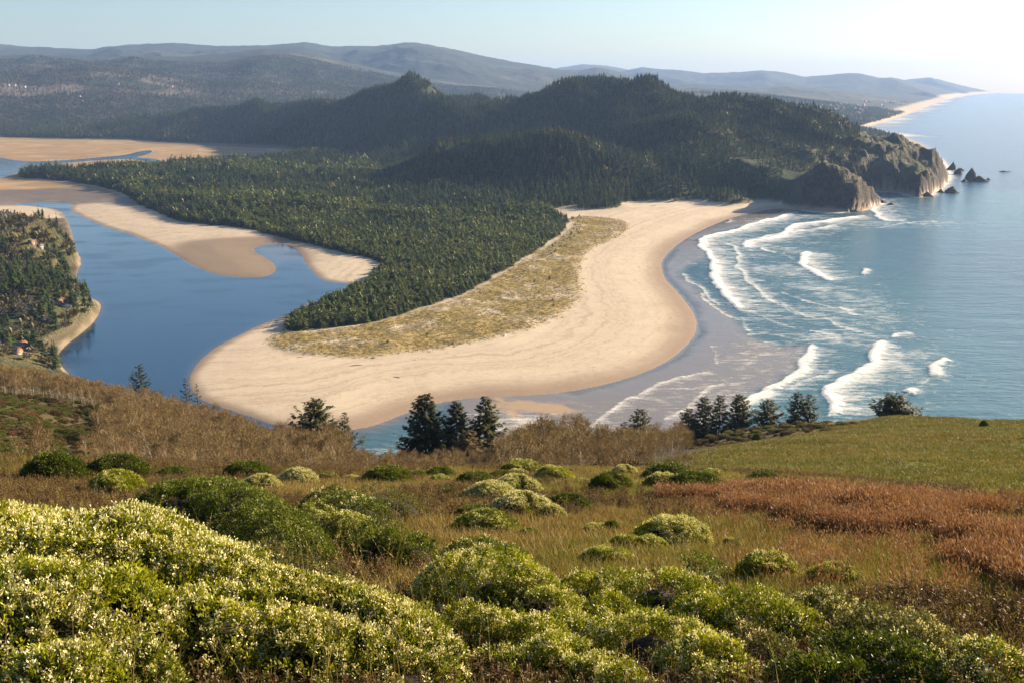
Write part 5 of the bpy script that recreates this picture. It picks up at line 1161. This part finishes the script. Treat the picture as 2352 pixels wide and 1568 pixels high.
wallm = [simplemat('house_wall_white', (.50, .48, .45), .7, .06), simplemat('house_wall_tan', (.45, .36, .27), .7, .06), simplemat('house_wall_red', (.35, .10, .06), .7, .06)]
roofm = [simplemat('roof_grey', (.16, .15, .15), .8, .15), simplemat('roof_red', (.24, .11, .075), .8, .15)]
winm = simplemat('window_glass', (.03, .04, .05), .1, .1)
def boxq(b, x0, x1, y0, y1, z0, z1):
    V_ = np.array([(x, y, z) for z in (z0, z1) for x, y in ((x0, y0), (x1, y0), (x1, y1), (x0, y1))], float)
    b.add(V_, np.array([(0,3,2,1),(4,5,6,7),(0,1,5,4),(1,2,6,5),(2,3,7,6),(3,0,4,7)]))
def house_parts(w_, d_, h_, k):
    b = QB(); boxq(b, -w_/2, w_/2, -d_/2, d_/2, -3, h_); 
    b.add(np.array([(-w_/2, -d_/2, h_), (-w_/2, d_/2, h_), (-w_/2, 0, h_+d_*.33), (-w_/2, 0, h_+d_*.33), (w_/2, -d_/2, h_), (w_/2, d_/2, h_), (w_/2, 0, h_+d_*.33), (w_/2, 0, h_+d_*.33)], float), np.array([(0,1,2,3),(4,5,6,7)]))
    wl_ = b.mesh('wall', [wallm[k % 3]]); b = QB(); e_ = .5
    for s_ in (-1, 1):
        V_ = np.array([(-w_/2-e_, s_*(d_/2+e_), h_-.3), (w_/2+e_, s_*(d_/2+e_), h_-.3), (w_/2+e_, 0, h_+d_*.33+.06), (-w_/2-e_, 0, h_+d_*.33+.06)], float); V2 = V_+[0, 0, .22]
        b.add(np.vstack([V_, V2]), np.array([(0,3,2,1),(4,5,6,7),(0,1,5,4),(1,2,6,5),(2,3,7,6),(3,0,4,7)]))
    rf = b.mesh('roof', [roofm[k % 2]]); b = QB(); boxq(b, -.7, .7, -.04, .04, 0, 1.3); wi = b.mesh('window', [winm])
    b = QB(); boxq(b, -.5, .5, -.05, .05, 0, 2.1); dr = b.mesh('door', [wallm[2]]); b = QB(); boxq(b, -.4, .4, -.4, .4, 0, 2.2); ch_ = b.mesh('chimney', [roofm[0]])
    return wl_, rf, wi, dr, ch_
HPARTS = [house_parts(11, 8, 4.6, 0), house_parts(9, 7, 3.4, 1), house_parts(13, 8, 5.2, 3)]
def house(x, y, z, k, lab, group, rz=0, sc=1.0, detail=True):
    wl_, rf, wi, dr, ch_ = HPARTS[k % 3]; w_, d_, h_ = [(11, 8, 4.6), (9, 7, 3.4), (13, 8, 5.2)][k % 3]
    e = empty('house', (x, y, z), lab, 'house', group); e.rotation_euler.z = rz; e.scale = (sc,)*3
    link('wall', wl_, parent=e); r_ = link('roof', rf, parent=e)
    if detail:
        for q in (-.32, -.08, .34): o = link('window', wi, parent=e); o.location = (q*w_, -d_/2-.03, 1.3)
        o = link('door', dr, parent=e); o.location = (.12*w_, -d_/2-.04, 0); o = link('chimney', ch_, parent=r_); o.location = (w_*.25, .6, h_+d_*.22)
labs = ['white house among the spruces on the left bank, the upper right one','pale house just left of the upper white house on the left bank','house near the estuary shore on the left bank, right of its neighbour','small house near the estuary shore, left of its neighbour','reddish house low on the left bank near the frame edge','small house just below the reddish one on the left bank']
for i, (px, py, _) in enumerate(HOUSES_L):
    rr2 = np.linspace(760, 1700, 900); xx, yy, zz_ = ray(px, py); t = rr2/math.hypot(xx, yy); gz = G.samp(GZ, xx*t, yy*t); m_ = np.where(EYE+zz_*t < gz)[0]; j = m_[0] if len(m_) else 300
    house(float(xx*t[j]), float(yy*t[j]), float(gz[j]), [0, 1, 0, 1, 2, 1][i], labs[i], 'houses on the left bank', .35+.2*i, .66)
def ghit(px, py, r0=1500, r1=14000):
    rr2 = r0*(r1/r0)**np.linspace(0, 1, 1500); xx, yy, zz_ = ray(px, py); t = rr2/math.hypot(xx, yy); gz = G.samp(GZ, xx*t, yy*t); m_ = np.where(EYE+zz_*t < gz)[0]; j = m_[0] if len(m_) else 700
    return float(xx*t[j]), float(yy*t[j]), float(gz[j])
FARH = [(20,200,'white house at the far left edge of the valley slope'),(34,200,'white house second from the left on the valley slope'),(57,204,'small white house third from the left on the valley slope'),(79,209,'small white house fourth from the left on the valley slope'),
 (183,226,'pale house in a clearing of the valley woods'),(190,236,'long pale building below the clearing house'),(395,202,'bright white house with red roof on the hazy slope'),(476,206,'small pale house right of the red-roofed one'),(398,311,'small house at the far edge of the tan marsh'),(1163,485,'grey house at the edge of the pine wood behind the dunes'),(272,198,'small house on the hazy slope left of the red-roofed one')]
for i, (px, py, lab) in enumerate(FARH):
    x, y, z = ghit(px, py); sc = 1.0 if math.hypot(x, y) < 4500 else 1.25
    house(x, y, z+(5 if sc > 1 else 2), [0, 0, 0, 1, 0, 2, 0, 1, 0, 1, 0][i], lab, 'scattered far houses', .4+i*.3, sc)
gg = random.Random(5); nh = 0
for i in range(400):
    px = gg.uniform(1840, 2110); py = gg.uniform(234, 276); lim = 276-(px-1985)*.24 if px > 1985 else 276
    if py > lim-2: continue
    x, y, z = ghit(px, py, 3600); 
    if G.samp(land, np.array([x]), np.array([y]))[0] < 215 or math.hypot(x, y) < 4600: continue
    house(x, y, z+4, gg.choice([0, 0, 1, 2]), 'small pale house of the hazy seaside town behind the headland', 'houses of the seaside town', gg.uniform(-.5, .8), 1.5, False); nh += 1
    if nh >= 60: break


# ================================================================== LIGHT, AIR, CAMERA
sun = bpy.data.lights.new('sun', 'SUN'); sun.energy = 5.0; sun.angle = radians(.6); sun.color = (1.0, .80, .54)
so = bpy.data.objects.new('sun', sun); C.objects.link(so)
so.rotation_euler = (radians(90)-SUN_EL, 0, -SUN_AZ+pi)   # lamp shines along -Z
from mathutils import Vector
dirv = Vector((sin(SUN_AZ)*cos(SUN_EL), cos(SUN_AZ)*cos(SUN_EL), sin(SUN_EL)))
so.rotation_euler = dirv.to_track_quat('Z', 'Y').to_euler()
w = bpy.data.worlds.new('World'); scene.world = w; w.use_nodes = True; nt = w.node_tree
bg = nt.nodes['Background']; sky = nt.nodes.new('ShaderNodeTexSky'); sky.sky_type = 'NISHITA'; sky.sun_disc = False
sky.sun_elevation = SUN_EL; sky.sun_rotation = SUN_AZ; sky.air_density = 1.0; sky.dust_density = .95; sky.ozone_density = 3.0; sky.altitude = 200
nt.links.new(sky.outputs[0], bg.inputs['Color']); bg.inputs['Strength'].default_value = .054

bm_v = [(-27500, -1500, -26), (27500, -1500, -26), (27500, 27600, -26), (-27500, 27600, -26)]
HTOP = max(float(GZ.max()), EYE)+60; print('haze top', HTOP)
bm_v += [(a, b, HTOP) for a, b, c in bm_v]
me = bpy.data.meshes.new('haze'); me.from_pydata(bm_v, [], [(0,3,2,1),(4,5,6,7),(0,1,5,4),(1,2,6,5),(2,3,7,6),(3,0,4,7)])
m = M('air'); pv = m.n('ShaderNodeVolumePrincipled'); pv.inputs['Density'].default_value = HAZE = 3.6e-5
pv.inputs['Color'].default_value = (.36, .56, 1.0, 1); pv.inputs['Anisotropy'].default_value = .12
m.l(pv.outputs[0], m.out.inputs['Volume'])
hz = link('haze', me, m.m); hz['kind'] = 'stuff'; hz['label'] = 'pale blue haze that softens the far hills and the sea horizon'; hz['category'] = 'haze'

cam = bpy.data.cameras.new('camera'); co = bpy.data.objects.new('camera', cam); C.objects.link(co)
cam.sensor_width = 36; cam.lens = 36*F/2352; co.location = (0, 0, EYE); co.rotation_euler = (radians(90)-PITCH, 0, 0)
cam.clip_start = .1; cam.clip_end = 90000; scene.camera = co
scene.view_settings.view_transform = 'Standard'; scene.view_settings.look = 'None'; scene.view_settings.exposure = 1.62; scene.view_settings.gamma = 1
